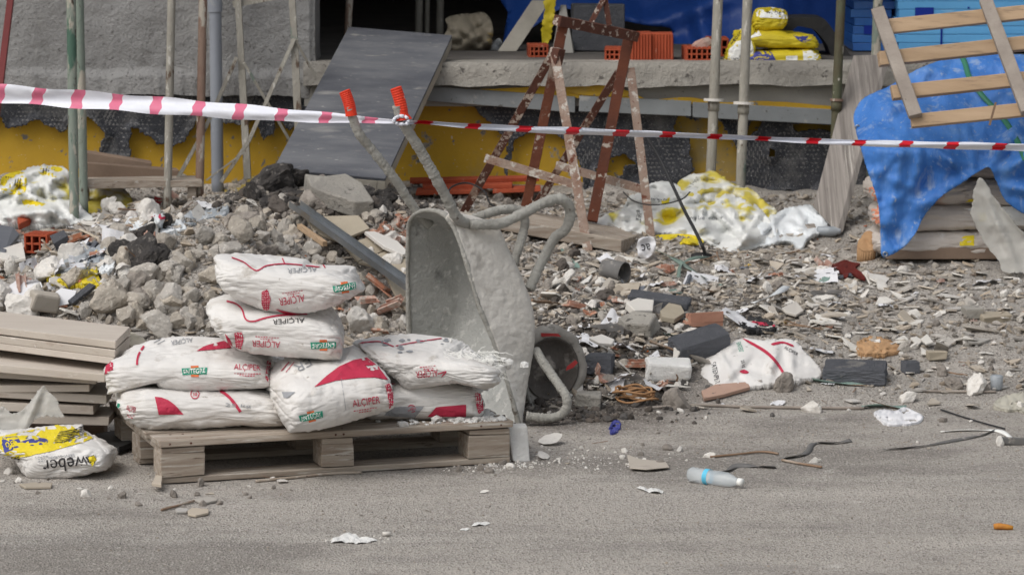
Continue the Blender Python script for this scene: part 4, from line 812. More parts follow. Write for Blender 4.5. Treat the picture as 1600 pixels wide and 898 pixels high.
rbar('leg', (867,86,yl-.04), (919,394,fr.y), .040, .036, 'rust_grey', tr)
rbar('leg', (966,114,yr+.04), (835,325,fl2.y), .034, .034, 'rust', tr)
rbar('leg', (985,108,yr-.04), (1017,371,fr2.y), .038, .034, 'rust_grey', tr)
rbar('post', (882,30,yl), (822,322,yl+.06), .044, .04, 'rust_or', tr)
rbar('post', (983,55,yr), (925,346,yr-.25), .046, .042, 'rust_or', tr)
rbar('top_beam', (870,32,yl-.045), (993,57,yr-.045), .045, .045, 'rust', tr)
rbar('crossbar', (758,247,fl.y-.33), (910,292,fr.y+.36), .036, .02, 'rust_grey', tr)
rbar('crossbar', (870,258,fl2.y-.24), (1012,298,fr2.y+.16), .036, .02, 'rust_grey', tr)
rbar('hook_rod', (923,36,(yl+yr)/2-.03), (946,-6,(yl+yr)/2), .022, .022, 'rust', tr); rbar('hook_rod', (952,40,(yl+yr)/2), (944,-10,(yl+yr)/2), .024, .02, 'rust', tr)
rbar('collar', (862,86,yl-.03), (876,90,yl-.06), .07, .05, 'rust', tr)

# plank under the trestle
A = G(775, 357); 
Z6 = Vector((0, 0, .065)); A = G(772, 362)+Z6; B_ = G(972, 400)+Z6; W_ = G(818, 350)+Z6-A
mb = MB(); mb.hexa(A-Vector((0, 0, .05)), B_-A, W_, (0, 0, .05), jit=.004); pk = mb.build_at('plank', M['wood_dusty'], A, bevel=.004)
tag(pk, 'dusty thick plank lying on the rubble under the rusty trestle', 'plank')

# ---------------------------------------------------------------- ramp
A = Q(427, 264, 14.34); B_ = Q(602, 279, 14.30); T_ = Q(545, 42, 15.66)
u, v = B_-A, T_-A; nrm_ = u.cross(v).normalized(); 
mb = MB(); mb.hexa(A-nrm_*.014, u, v, nrm_*.014); rp = thing('ramp', 'big grey formwork panel leaning from the rubble onto the slab edge as a ramp', 'ramp', A)
mb.build('panel', M['ramp'], rp, bevel=.002)
w_ = u.normalized()
for k, off in ((0, 0), (1, u.length-.035), (2, u.length/2)):
    mb = MB(); mb.hexa(A+w_*off-nrm_*.066, w_*.035, v, nrm_*.0515); mb.build('rib', M['ramp_edge'], rp, bevel=.002)
for t in (0.0, .33, .66, .97):
    mb = MB(); mb.hexa(A+w_*.036+v*t-nrm_*.065, u-w_*.072, v.normalized()*.035, nrm_*.0495); mb.build('cross_rib', M['ramp_edge'], rp, bevel=.002)

# ---------------------------------------------------------------- props, pipes and posts
def pole(name, label, cat, a, b, r, m, group=None, flange=None, parts=()):
    p0, p1 = Q(*b), Q(*a); d = p1-p0
    top = p0 + d*((3.28-p0.z)/d.z); base = p0 - d.normalized()*.08
    t = thing(name, label, cat, base, group); n = 40
    mb = MB(); mb.tube([base.lerp(top, i/n) for i in range(n+1)], r, 14, rough=.02); mb.build('tube', M[m], t, smooth_=True)
    if flange:
        c = p0 + d*((Q(flange[0], flange[1], p0.y).z-p0.z)/d.z); dn = d.normalized()
        mb = MB(); mb.tube([c-dn*.006, c+dn*.006], flange[2], 18); mb.build('flange', M['plaster'] if flange[3] else M['rust_prop'], t)
        up = base.lerp(top, 0)
        mb = MB(); mb.tube([c-dn*.05, c-dn*.0061], r*1.18, 14); mb.build('collar', M[m], t, smooth_=True)
    return t
SGp = 'steel props along the building front'
pole('steel_prop', 'chipped green steel prop at far left, in front of its twin', 'prop', (111,0,14.6), (116,325,14.55), .0215, 'green_prop', SGp)
pole('steel_prop', 'mossy green steel prop close behind the leftmost green prop', 'prop', (124,0,14.75), (131,310,14.7), .0195, 'green_prop', SGp)
pole('steel_prop', 'mortar stained prop between the green props and the rusty prop on the left', 'prop', (268,0,14.85), (262,300,14.8), .0185, 'grey_prop', SGp)
pole('steel_prop', 'rust brown prop just left of the grey downpipe', 'prop', (317,0,14.95), (312,290,14.9), .0195, 'rust_prop', SGp)
pole('steel_prop', 'pale mortar stained prop with white flange right of the trestle', 'prop', (1122,0,15.15), (1111,262,15.1), .023, 'grey_prop', SGp, (1115,157,.047,1))
pole('steel_prop', 'grey prop with white flange beside the yellow adhesive sacks', 'prop', (1168,0,15.1), (1157,290,15.05), .0225, 'grey_prop', SGp, (1161,162,.047,1))
pole('steel_prop', 'dark rusty prop with pale spots in front of the dark blue sheet', 'prop', (1314,0,15.1), (1303,260,15.05), .0215, 'spotted', SGp, (1307,157,.03,0))
pole('steel_prop', 'green prop partly hidden by the leaning crate frame', 'prop', (1372,-5,15.35), (1362,250,15.3), .022, 'green_prop', SGp)
pole('steel_prop', 'rusty prop standing inside behind the top of the ramp', 'prop', (546,0,16.2), (541,90,16.2), .018, 'rust_prop', SGp)
for x, w_, lb in ((655, .02, 'leftmost of the three dim props inside the dark room'), (668, .013, 'thin middle prop inside the dark room'), (688, .02, 'dim prop inside the dark room beside the old sack')):
    pole('steel_prop', lb, 'prop', (x,0,17.6), (x-1,74,17.6), w_, 'grey_prop', SGp)
dp = pole('downpipe', 'smooth grey plastic downpipe against the raw stucco wall', 'downpipe', (336,0,15.38), (340,282,15.34), .029, 'pvc')
c0, c1 = Q(335,-12,15.38), Q(336.3,19,15.378); MB().tube([c0, c1], .034, 20).build('socket', M['pvc'], dp, smooth_=False)
p0, p1 = Q(0,135,15.0), Q(17,-4,15.2); d = p1-p0
mb = MB(); mb.bar(p0-d*1.2, p1+d*.5, .03, .03, up=(0, 1, 0)); tag(mb.build_at('post', M['red_post'], p0-d*1.2, bevel=.002), 'dull red square bar leaning on the stucco wall at the far left', 'post')
sf = thing('scaffold_frame', 'grey welded scaffold frame with V shaped braces by the stucco wall', 'scaffold', Q(420,270,15.0))
for i, (a, b, w_) in enumerate((((371,-20,15.1),(378,110,15.08),.030), ((378,110,15.08),(387,280,15.0),.032), ((455,-20,15.1),(460,62,15.08),.030), ((460,62,15.08),(467,215,15.0),.034),
        ((364,7,15.12),(480,-14,15.12),.03), ((460,61,15.05),(388,222,14.95),.018), ((388,222,14.95),(345,285,14.93),.018), ((461,62,15.05),(494,122,15.1),.012), ((370,90,15.05),(321,200,14.97),.018), ((321,200,14.97),(276,282,14.9),.018), ((381,98,15.05),(452,218,15.1),.013), ((384,236,14.9),(322,282,14.9),.008))):
    rbar('upright' if i < 4 else 'head_bar' if i == 4 else 'brace', a, b, w_, w_*.8, 'grey_prop', sf)
# weathered grey plank leaning on the slab
A = Q(1270, 324, 14.62); B_ = Q(1308, 364, 14.45); T_ = Q(1333, 87, 15.32); u = B_-A; u2 = Q(1384, 86, 15.3)-T_
mb = MB(); v = T_-A; th = Vector((.028, .02, .0)); rows = []
for i in range(15):
    t = i/14; l = A.lerp(T_, t); r = B_.lerp(T_+u2, t); rows.append((l, r))
for (l, r), (l2, r2) in zip(rows, rows[1:]): pass
V = []; 
for l, r in rows: V += [l, r, r+th, l+th]
F = [(4*i+k, 4*i+(k+1) % 4, 4*i+4+(k+1) % 4, 4*i+4+k) for i in range(14) for k in range(4)]+[(3, 2, 1, 0), (56, 57, 58, 59)]
mb.add(V, F); tag(mb.build_at('plank', M['wood_grey'], A, bevel=.003), 'weathered grey plank leaning on the slab edge left of the blue tarpaulin', 'plank')

# ---------------------------------------------------------------- barrier tape
def tape(pts, bounds, m2, label, twist, seed):  # pts: px, py, Y, width px ; bounds: stripe x ranges
    xs = [p[0] for p in pts]; n = int((xs[-1]-xs[0])/3)+1; X = np.linspace(xs[0], xs[-1], n)
    X = np.unique(np.concatenate([X, [b for q in bounds for b in q if xs[0] < b < xs[-1]]]))
    py = np.interp(X, xs, [p[1] for p in pts]); yy = np.interp(X, xs, [p[2] for p in pts]); w = np.interp(X, xs, [p[3] for p in pts])
    k = 9; rows = []
    for x, y, Y, ww in zip(X, py, yy, w):
        r = []
        for j in range(k):
            v = j/(k-1)-.5; sl = -7*v*(twist)
            dY = .012*math.sin(v*5+x*.012)+.010*float(fbm(np.array(x*.02), np.array(v*2.), 0., 2, seed))
            r.append(tuple(Q(x+sl+1.6*math.sin(v*9+x), y+v*ww+ww*.05*math.sin(x*.05+v*4), Y+dY)))
        rows.append(r)
    mb = MB(); mb.grid(np.array(rows)); mid = (X[:-1]+X[1:])/2
    st = np.array([any(a < m_ < b for a, b in bounds) for m_ in mid]); mb.m = [int(st[i]) for i in range(len(X)-1) for j in range(k-1)]
    o = mb.build_at('barrier_tape', [M['tape_w'], M[m2]], rows[0][4], smooth_=True); return tag(o, label, 'tape')
tape([(-20,145,12.6,28),(120,155,12.5,27),(300,169,12.3,25),(430,179,12.1,21),(560,187,11.9,12),(612,190,11.62,6),(625,190,11.44,5)],
     [(-6,7),(50,68),(112,130),(173,190),(236,252),(301,318),(366,382),(431,448),(500,517),(568,588)], 'tape_p', 'wide white tape with pink stripes from the left edge to the near red grip', 1, 3)
tape([(628,192,11.43,7),(660,191,11.5,5),(720,196,11.6,7),(800,201,11.75,10),(900,205,11.9,11),(1000,209,12.1,9.5),(1110,213,12.2,7.5),(1200,217,12.3,6.5),(1300,222,12.4,9),(1400,225,12.45,10),(1620,231,12.5,12)],
     [(650,675),(730,750),(808,830),(885,905),(959,982),(1033,1053),(1108,1127),(1183,1203),(1261,1280),(1334,1352),(1406,1424),(1478,1497),(1551,1571)], 'tape_r', 'narrow twisted red and white tape from the near red grip to the right edge', 1, 9)
kp = [(616,186),(624,182),(634,183),(638,190),(634,194),(622,194),(616,190)]
mb = MB(); mb.tube([Q(*p, 11.43+.012*math.sin(i*2)) for i, p in enumerate(smooth_poly(kp, 4)+[kp[0]])], .006, 6, rough=.3); tag(mb.build_at('tape_knot', M['tape_w'], Q(625,188,11.43), smooth_=True), 'white knot of barrier tape tied round the near red grip', 'tape')
# ---------------------------------------------------------------- crumpled sheets
def crumple(name, outline, Yf, amp, sc, h, m, label=None, cat=None, seed=0, group=None, parent=None, stretch=(1, 1), jit=2, solid=.002, thick=None, kind=None, folds=(), sharp=2):
    """a creased sheet spread over an inclined bed: Yf(px, py) is the bed's depth"""
    v, f = tri_fill(densify(smooth_poly(outline, 4), h*.8, jit, seed), h, seed)
    px, py = np.array([p[0] for p in v]), np.array([p[1] for p in v])
    dn_ = np.array(densify(outline, 3)); film_ = m in ('film', 'film_white', 'film_yellow', 'sack', 'clear_film', 'old_sack')
    if film_: amp = amp*.85
    cr = []
    if film_ or m in ('tarp', 'paper'):
        rs = np.random.RandomState(seed); xs_, ys_ = dn_[:, 0], dn_[:, 1]; ar = (xs_.max()-xs_.min())*(ys_.max()-ys_.min())
        for q in range(int(min(140, max(8, ar/(420 if m == 'sack' else 300 if film_ else 1100))))):
            cr.append((rs.uniform(xs_.min(), xs_.max()), rs.uniform(ys_.min(), ys_.max()), rs.normal(0, .7)+(0 if rs.rand() < .7 else 1.3), rs.uniform(18, 66)*(1.6 if m == 'tarp' else 1), rs.uniform(4, 14)*(1.9 if m == 'tarp' else 1), rs.choice([-1, 1, 1])*amp*rs.uniform(.25, .8)*(.55 if m == 'sack' else 1.4 if film_ else 1)))
    def surf(px, py, off=0.0):
        px, py = np.asarray(px, float), np.asarray(py, float)
        x, y = px/sc*stretch[0], py/sc*stretch[1]; wx_, wy_ = fbm(x*.7, y*.7, 1, 2, seed+1), fbm(x*.7, y*.7, 4, 2, seed+2)
        rr = ridge(x+wx_*1.4, y+wy_*1.4, seed, 3, seed)**sharp; lo_ = .42 if film_ else 1; d = lo_*amp*(rr-.4) + lo_*amp*1.1*fbm(x*.45, y*.45, 2, 3, seed+6) + amp*.4*lo_*(ridge(x*2.3+wx_*2, y*2.3+wy_*2, seed+2., 2, seed+11)**2-.35)*np.clip(.6+1.6*fbm(x*.8, y*.8, 7, 2, seed+12), .1, 1.4)
        for (a, b, w_, s_) in folds:            # long drawn-out folds between two points
            ax_, ay_, bx_, by_ = *a, *b; L2 = (bx_-ax_)**2+(by_-ay_)**2; t = np.clip(((px-ax_)*(bx_-ax_)+(py-ay_)*(by_-ay_))/L2, 0, 1)
            dist = np.hypot(px-ax_-t*(bx_-ax_), py-ay_-t*(by_-ay_)); d = d + s_*np.maximum(0, 1-dist/(1.5*w_))*np.sin(np.pi*np.clip(t, .06, .94))
        for (a, b, th_, ln, w_, s_) in cr:      # sharp tent-shaped creases
            u_ = (px-a)*math.cos(th_)+(py-b)*math.sin(th_); v_ = (py-b)*math.cos(th_)-(px-a)*math.sin(th_)
            d = d + s_*np.maximum(0, 1-np.abs(v_+1.2*np.sin(u_/14))/w_)*np.exp(-(u_/ln)**2)
        ed_ = np.min(np.hypot(px[:, None]-dn_[None, :, 0], py[:, None]-dn_[None, :, 1]), 1); d = d*smooth(.15+ed_/11) if thick else d
        out = []
        for a, b, e in zip(px, py, d):
            y0 = Yf(a, b); p = Q(a, b, y0-e-off); out.append(p)
        return out
    P = surf(px, py); mb = MB(); mb.add(P, f)
    if thick:                                   # bring the rim down to the ground all round so that it lies as a heap
        E = {}
        for t in f:
            for k in range(3): e = (t[k], t[(k+1) % 3]); E[e] = 1
        for (a, b) in E:
            if (b, a) in E: continue
            pa, pb = P[a], P[b]; qa = Vector((pa.x, pa.y+thick, gnd(pa.x, pa.y+thick)-.02)); qb = Vector((pb.x, pb.y+thick, gnd(pb.x, pb.y+thick)-.02))
            if qa.z < pa.z: mb.add([pa, pb, qb, qa], [(3, 2, 1, 0)])
    c = sum(P, Vector())/len(P)
    if parent is None: o = mb.build_at(name, M[m], c, smooth_=True, solid=solid); tag(o, label, cat, group, kind)
    else: o = mb.build(name, M[m], parent, smooth_=True, solid=solid)
    o['_s'] = 0; del o['_s']
    return o, surf
def decal(o, surf, items, mats):                # flat print following a sheet
    al, ms = MB(), []
    for k, (kind, key, data) in enumerate(items):
        if kind == 't': pts, F = text_px(*data)
        else: pts, F = tri_fill(densify(smooth_poly(data), 4), 5)
        P = surf([p[0] for p in pts], [p[1] for p in pts], .006+.0008*k); al.add(P, F, len(ms)); ms.append(mats[key])
    al.build('print', ms, o)['kind'] = 'stuff'

# sacks stacked under the tarpaulin
ux, vy = axes(.05)
tk = 'adhesive sacks stacked under the blue tarpaulin'
lay = [(1444, 'lowest sack at the left end of the tarpaulin stack'), (1446, 'second sack from the bottom at the left end of the tarpaulin stack'), (1440, 'third sack up at the left end of the tarpaulin stack, wrapped in clear film'), (1444, 'upper left sack of the stack right behind the blue tarpaulin')]
col2 = ['lowest sack on the right side under the tarpaulin flap', 'sack with upside down black lettering beside the clear film', 'third sack up beside the clear film under the tarpaulin', 'upper right sack under the tarpaulin and crate frame']
TS = []
for i in range(4):
    for j, x in enumerate((lay[i][0], 1562+i*4)):
        z = .31+.056+i*.112; o = sack('adhesive_sack', (lay[i][1], col2[i])[j], .48, .40, .128, x, 400, 14.08, yaw=.04*(-1)**i, seed=200+i*3+j, wr=1.4, zc=z, N=30, group=tk, m='wrapped'); TS.append(o)
P = Printer(TS[3]); P.poly([(1440,330),(1640,320),(1640,352),(1440,352)], 'white'); P.off *= 2; P.text('weber', 1504, 340, 34, 12, 'black', 0, True); P.poly([(1528,333),(1541,333),(1541,347),(1528,347)], 'yellow', 4); P.done(PM)
P = Printer(TS[1]); P.poly([(1340,362),(1420,362),(1420,378),(1340,378)], 'salmon'); P.poly([(1500,370),(1522,368),(1522,384),(1500,384)], 'yellow', 4); P.done(PM)
P = Printer(TS[2]); P.text('weber', 1352, 332, 22, 9, 'grey', 6, True); P.poly([(1362,322),(1376,318),(1378,352),(1364,356)], 'salmon', 4); P.done(PM)
P = Printer(TS[4]); P.poly([(1346,296),(1374,290),(1376,316),(1346,318)], 'salmon', 4); P.done(PM)
P = Printer(TS[5]); P.poly([(1508,312),(1522,310),(1522,322),(1508,322)], 'yellow', 4); P.done(PM)
A = Q(1395, 410, 13.86); A.z = gnd(A.x, A.y)-.02
skid = thing('skid', 'dark low pallet under the tarpaulin covered sacks', 'pallet', A)
for k in range(3): MB().hexa(Q(1385, 405, 13.88+k*.17)*1+Vector((0, 0, -.0)), (.95, 0, 0), (0, .09, 0), (0, 0, .05)).build('skid_board', M['board_dark'], skid, bevel=.003)
def tarpY(px, py): return 13.80 + max(0, (235-py)/150.)*.62 + max(0, (1370-px)/40)*.10 - max(0, (px-1560)/60)*.04 - max(0, (py-330)/70)*.03
tarp, tsurf = crumple('tarpaulin', [(1334,190),(1338,170),(1352,152),(1388,136),(1420,116),(1455,100),(1490,90),(1535,84),(1600,86),(1680,90),(1680,345),(1620,340),(1596,332),(1570,312),(1556,282),(1546,262),(1530,268),(1500,288),(1470,308),(1445,336),(1432,362),(1415,384),(1392,398),(1378,400),(1376,372),(1374,330),(1366,296),(1354,262),(1344,228)],
    tarpY, .026, 46, 3.6, 'tarp', 'dusty blue tarpaulin with eyelets draped over a stack of sacks', 'tarpaulin', seed=301, stretch=(1, .8), jit=.6, sharp=2,
    folds=[((1545,262),(1600,180),10,.06), ((1560,280),(1640,215),12,.07), ((1540,262),(1440,240),14,.05), ((1380,385),(1420,190),12,.035), ((1400,360),(1480,230),12,-.03), ((1350,170),(1470,160),12,.04), ((1500,120),(1600,160),14,.06), ((1345,230),(1385,390),8,.02), ((1560,290),(1640,300),10,.05), ((1470,300),(1540,262),8,.03)])
for (x, y) in ((1383, 397), (1340, 199)):
    c = tsurf([x], [y], .008)[0]; pts = [c+Vector((.009*math.cos(a), 0, .009*math.sin(a))) for a in np.linspace(0, 2*math.pi, 13)]
    MB().tube(pts, .0035, 6).build('eyelet', M['steel'], tarp, smooth_=True)
sp = catmull([tsurf([x], [y], .02)[0] for x, y in ((1503,88),(1508,100),(1515,122),(1535,150),(1556,172),(1575,196),(1590,222),(1602,250))], 6)
mb = MB()
for a, b in zip(sp, sp[1:]): pass
mb.grid(np.array([[tuple(p-Vector((.011, 0, .004))), tuple(p+Vector((.011, 0, .004)))] for p in sp])); tag(mb.build_at('strap', mat('green_strap', srgb(60,120,96), None, bump=.1, rough=.5), sp[0], smooth_=True, solid=.002), 'green lashing strap across the blue tarpaulin', 'strap')
crumple('plastic_sheet', [(1526,284),(1536,280),(1552,306),(1575,334),(1604,366),(1660,392),(1660,430),(1600,428),(1567,424),(1561,408),(1540,382),(1524,352),(1517,328)], lambda px, py: 13.72-max(0, (py-380)/50)*.06, .012, 40, 4, 'grey_film', 'cloudy plastic sheet hanging out below the tarpaulin at the right edge', 'plastic sheet', seed=311, folds=[((1530,285),(1590,420),6,.03), ((1545,300),(1650,410),6,.03)])
# crate frame leaning on the tarpaulin
cf = thing('crate_frame', 'pale wooden crate frame of slats and two battens leaning on the blue tarpaulin', 'pallet', Q(1430, 200, 13.62))
def cy(py): return 13.56+(200-py)/200*.34
for (y0, x0, y1) in ((43, 1381, 20), (93, 1373, 68), (146, 1393, 124), (190, 1423, 172)):
    a, b = Q(x0, y0, cy(y0)+.045), Q(1600, y1, cy(y1)+.045); b = a+(b-a)*1.75; mb = MB(); mb.bar(a, b, .058, .04, up=(0, 1, -.3), jit=.003); mb.build('slat', M['wood_pale'], cf, bevel=.003)
for (x0, y0, x1, y1) in ((1371, 16, 1431, 182), (1540, 0, 1606, 176), (1725, -20, 1800, 160)):
    a, b = Q(x0, y0, cy(y0)), Q(x1, y1, cy(y1)); mb = MB(); mb.bar(a, b, .055, .038, up=(0, 1, -.3), jit=.003); mb.build('batten', M['wood_batten'], cf, bevel=.003)
a = Q(1556, 160, 13.52); mb = MB(); mb.bar(a, Q(1546, 196, 13.52), .009, .004, up=(0, 1, 0)); mb.build('splinter', M['stick'], cf)
# blue foam boards on the slab
fs = thing('foam_board_stack', 'stack of light blue foam boards in clear wrap behind the crate frame', 'insulation', Q(1500, 100, 16.2))
ZS = wz(98, 15.44)
for k in range(7): MB().hexa((Q(1402+random.randint(-2, 2), 98, 16.1).x, 16.1, ZS+.012+k*.0405), (1.1, 0, 0), (0, .6, 0), (0, 0, .0385), jit=.001).build('foam_board', M['xps'], fs, bevel=.002)
for k in range(7): MB().hexa((Q(1332+random.randint(-4, 4), 98, 16.2).x, 16.25, ZS+.002+k*.041), (.2, 0, 0), (0, .5, 0), (0, 0, .039), jit=.001).build('foam_board', M['xps_wrap'], fs, bevel=.002)
MB().hexa((Q(1285, 98, 16.1).x, 16.1, ZS+.313), (.43, 0, 0), (0, .6, 0), (0, 0, .04)).build('foam_board', M['xps'], fs, bevel=.002)
mb = MB()
for (x, y, w_, h_) in ((1430, 12, 29, 14), (1470, 30, 3, 60), (1512, 11, 3, 3), (1350, 40, 16, 14)):
    c = Q(x, y, 16.096 if x > 1400 else 16.246); mb.hexa(c, (w_/320, 0, 0), (0, .002, 0), (0, 0, -h_/320))
mb.build('print', M['navy'], fs)['kind'] = 'stuff'
# dark sheet hung inside
crumple('dark_blue_sheet', [(806,-70),(1480,-70),(1480,40),(1440,99),(1150,99),(1060,99),(1052,62),(1046,44),(1010,40),(960,30),(915,22),(884,14),(862,22),(838,40),(800,62),(786,72),(794,20)], lambda px, py: 16.9-(py-40)/400 + .12*math.sin(px*.02), .10, 110, 9, 'tarp_dark', 'dark blue sheet hung inside the room above the hollow bricks', 'sheet', seed=321, stretch=(1, .6), jit=.6, folds=[((1000,45),(1180,-20),16,.12), ((1060,60),(1060,99),8,.08), ((880,10),(1060,45),12,.1), ((1090,0),(1110,95),14,.1)])
def hollow_brick(name, label, c, size, nx, nz, rz=0, parent=None, m='brick', group=None, broken=0):
    t = thing(name, label, 'brick', c, group); Mr = Matrix.Rotation(rz, 3, 'Z'); mb = MB(); w, d, h = size; th = .008
    def b(x0, x1, y0, y1, z0, z1): mb.hexa(Vector(c)+Mr @ Vector((x0, y0, z0)), Mr @ Vector((x1-x0, 0, 0)), Mr @ Vector((0, y1-y0, 0)), (0, 0, z1-z0))
    b(-w/2, w/2, 0, d, 0, th); b(-w/2, w/2, 0, d, h-th, h); b(-w/2, -w/2+th, .0005, d, th, h-th); b(w/2-th, w/2, .0005, d, th, h-th)
    for i in range(1, nx): x = -w/2+w*i/nx; b(x-th/2, x+th/2, .001, d, th, h-th)
    for k in range(1, nz): z = h*k/nz; b(-w/2+th, w/2-th, .003, d, z-th/2, z+th/2)
    b(-w/2+th, w/2-th, d*.55, d*.6, th, h-th)
    for k in range(5): x = -w/2+w*(k+.5)/5; b(x-.008, x+.008, .01, d-.01, h+.0002, h+.003); 
    for k in range(4): z = h*(k+.5)/4; b(w/2+.0002, w/2+.003, .01, d-.01, z-.01, z+.01); b(-w/2-.003, -w/2-.0002, .01, d-.01, z-.01, z+.01)
    mb.build('shell', M[m], t, bevel=.0015); return t
def onslab(px, Y): v = Q(px, 98, Y); v.z = ZS-.003; return v
BG = 'hollow bricks on the slab edge'
hollow_brick('hollow_brick', 'small hollow brick half hidden behind the left trestle post', onslab(842, 15.85), (.09, .2, .055), 4, 2, .05, group=BG)
hollow_brick('hollow_brick', 'hollow brick end showing six holes beside the ribbed brick pair', onslab(960, 15.62), (.09, .2, .055), 4, 2, -.05, group=BG)
hollow_brick('hollow_brick', 'broken hollow brick with a jagged top between the ribbed pair and the prop', onslab(1093, 15.6), (.125, .2, .062), 5, 2, .06, group=BG)
hollow_brick('hollow_brick', 'hollow brick standing behind the broken one, next to the prop', onslab(1122, 15.9), (.10, .2, .085), 3, 2, .0, group=BG)
def ribbed_brick(label, px, Y, w, h):
    c = onslab(px, Y); t = thing('hollow_brick', label, 'brick', c, BG); mb = MB(); mb.box(c+Vector((0, .09, h/2)), (w, .18, h), jit=.002)
    n = 7
    for k in range(n): mb.box(c+Vector((-w/2+w*(k+.5)/n, -.002, h/2)), (w/n*.6, .008, h*.98), jit=.0008)
    mb.build('shell', M['brick'], t, bevel=.002)
ribbed_brick('left of two ribbed bricks standing on end on the slab', 1002, 15.62, .098, .128); ribbed_brick('right of two ribbed bricks standing on end, streaked with mortar', 1035, 15.64, .104, .126)
v, f = lump(.05, 9, 2); mb = MB(); mb.add(v*np.array([1, .8, .7])+np.array(onslab(1096, 15.66)+Vector((0, 0, .075))), f); tag(mb.build_at('brick_fragment', M['brick_shard'], onslab(1096, 15.66)), 'pale broken brick piece lying on the broken hollow brick', 'brick')
mb = MB(); c = onslab(934, 16.25); mb.box(c+Vector((0, .1, .115)), (.26, .2, .23), .05, jit=.006); tag(mb.build_at('concrete_block', M['eps'], c, bevel=.006), 'dark grey block standing on the slab behind the trestle', 'block')
mb = MB(); mb.hexa(onslab(778, 16.3), Vector((.09, 0, 0)), Vector((0, .02, 0)), Vector((.17, .2, .24)), jit=.004); tag(mb.build_at('plank', M['ramp_edge'], onslab(778, 16.3), bevel=.003), 'short grey plank leaning in the dark room left of the yellow bag', 'plank')
mb = MB(); mb.add([onslab(862, 16.2), onslab(896, 16.15), Q(884, 8, 16.4), Q(876, 8, 16.42), onslab(864, 16.26), onslab(898, 16.2), Q(885, 8, 16.45), Q(877, 8, 16.47)], [(0, 1, 2, 3), (7, 6, 5, 4), (0, 4, 5, 1), (1, 5, 6, 2), (2, 6, 7, 3), (3, 7, 4, 0)]); tag(mb.build_at('board_offcut', M['concrete2'], onslab(880, 16.2), bevel=.003), 'pale grey tapering board standing behind the rusty trestle', 'board')
crumple('plastic_bag', [(852,-20),(868,-20),(866,30),(860,62),(850,72),(846,50),(850,20)], lambda px, py: 16.35, .02, 18, 3, 'ysack', 'folded yellow bag hanging beside the pale tapering board', 'bag', seed=331)
# yellow adhesive sacks on the slab
YG = 'yellow adhesive sacks on the slab'
def ysack(label, L, Wd, T, x, y, Y, seed, outline, items, **k):
    o = sack('adhesive_sack', label, L, Wd, T, x, y, Y, seed=seed, m='ysack', N=34, wr=1.2, group=YG, outline=outline, **k); P = Printer(o); 
    for it in items: getattr(P, it[0])(*it[1:])
    P.done(PM)
ysack('yellow sack at the bottom of the slab pile with blue oval and white end', .36, .3, .085, 1226, 89, 15.75, 401, [(1165,80),(1200,76),(1262,74),(1278,80),(1280,100),(1230,103),(1166,104)], [('poly', [(1254,74),(1284,72),(1284,104),(1256,104)], 'white'), ('poly', [(1168,92),(1176,80),(1192,77),(1206,84),(1210,100),(1172,101)], 'blue', 4, True), ('text', 'weber', 1190, 91, 26, 6, 'yellow'), ('text', 'kalekim', 1234, 90, 8, 3, 'grey'), ('poly', [(1228,88),(1246,87),(1246,98),(1228,99)], 'white')])
ysack('middle yellow sack of the slab pile, sagging across the others', .4, .3, .08, 1214, 64, 15.78, 402, [(1148,48),(1180,44),(1225,48),(1262,52),(1278,64),(1272,76),(1225,76),(1180,74),(1150,66)], [('poly', [(1148,47),(1182,44),(1190,56),(1160,64),(1146,62)], 'white', 4), ('poly', [(1238,50),(1262,52),(1270,60),(1256,66),(1244,60)], 'blue', 4, True)])
ysack('topmost yellow sack with white lettered end on the slab pile', .2, .24, .12, 1202, 31, 15.8, 403, [(1174,36),(1180,16),(1196,12),(1226,16),(1231,32),(1222,46),(1195,50),(1178,48)], [('poly', [(1180,16),(1196,11),(1228,15),(1230,30),(1188,28),(1182,26)], 'white', 4), ('text', 'weber', 1211, 20, 30, 7, 'black', 3)])
ysack('white and yellow sack propped upright behind the grey prop', .14, .18, .24, 1153, 74, 15.72, 404, [(1132,86),(1140,66),(1160,44),(1176,40),(1182,62),(1178,96),(1166,103),(1140,102),(1130,98)], [('poly', [(1130,88),(1150,66),(1172,58),(1178,80),(1170,104),(1130,104)], 'white', 4), ('text', 'weber', 1149, 60, 26, 6, 'black', -50), ('text', 'weber', 1156, 90, 26, 7, 'black', -12)])
ol_ = smooth_poly([(1219,98),(1222,42),(1232,29),(1278,28),(1292,34),(1310,60),(1334,98),(1306,99),(1292,70),(1276,50),(1262,44),(1240,46),(1234,98)], 3)
fr_ = [Q(a, b, 15.95) for a, b in ol_]; n = len(fr_); bk_ = [p+Vector((0, .28, 0)) for p in fr_]; mb = MB(); t2, f2 = tri_fill(ol_, 6); t2 = t2
V = [Q(a, b, 15.95) for a, b in t2]; mb.add(V, f2); mb.add([p+Vector((0, .28, 0)) for p in V], [f[::-1] for f in f2]); mb.add(fr_+bk_, [(i, (i+1) % n, n+(i+1) % n, n+i) for i in range(n)])
tag(mb.build_at('mortar_trough', M['black'], Q(1270, 98, 15.95)), 'dark upturned trough behind the yellow sacks', 'trough')
crumple('old_sack', [(684,88),(690,62),(700,44),(696,30),(712,24),(738,22),(756,20),(768,34),(770,56),(762,84),(735,89),(705,91)], lambda px, py: 16.5-.2*math.sin(max(0, min(1, (py-15)/80))*3.14), .05, 30, 4, 'old_sack', 'crumpled half empty dusty sack standing in the dark room right of the ramp', 'sack', seed=341)
crumple('plastic_scrap', [(764,92),(768,70),(780,60),(788,74),(800,90)], lambda px, py: 16.4, .02, 15, 4, 'clear_film', 'scrap of pale plastic beside the dusty sack in the dark room', 'plastic scrap', seed=342)
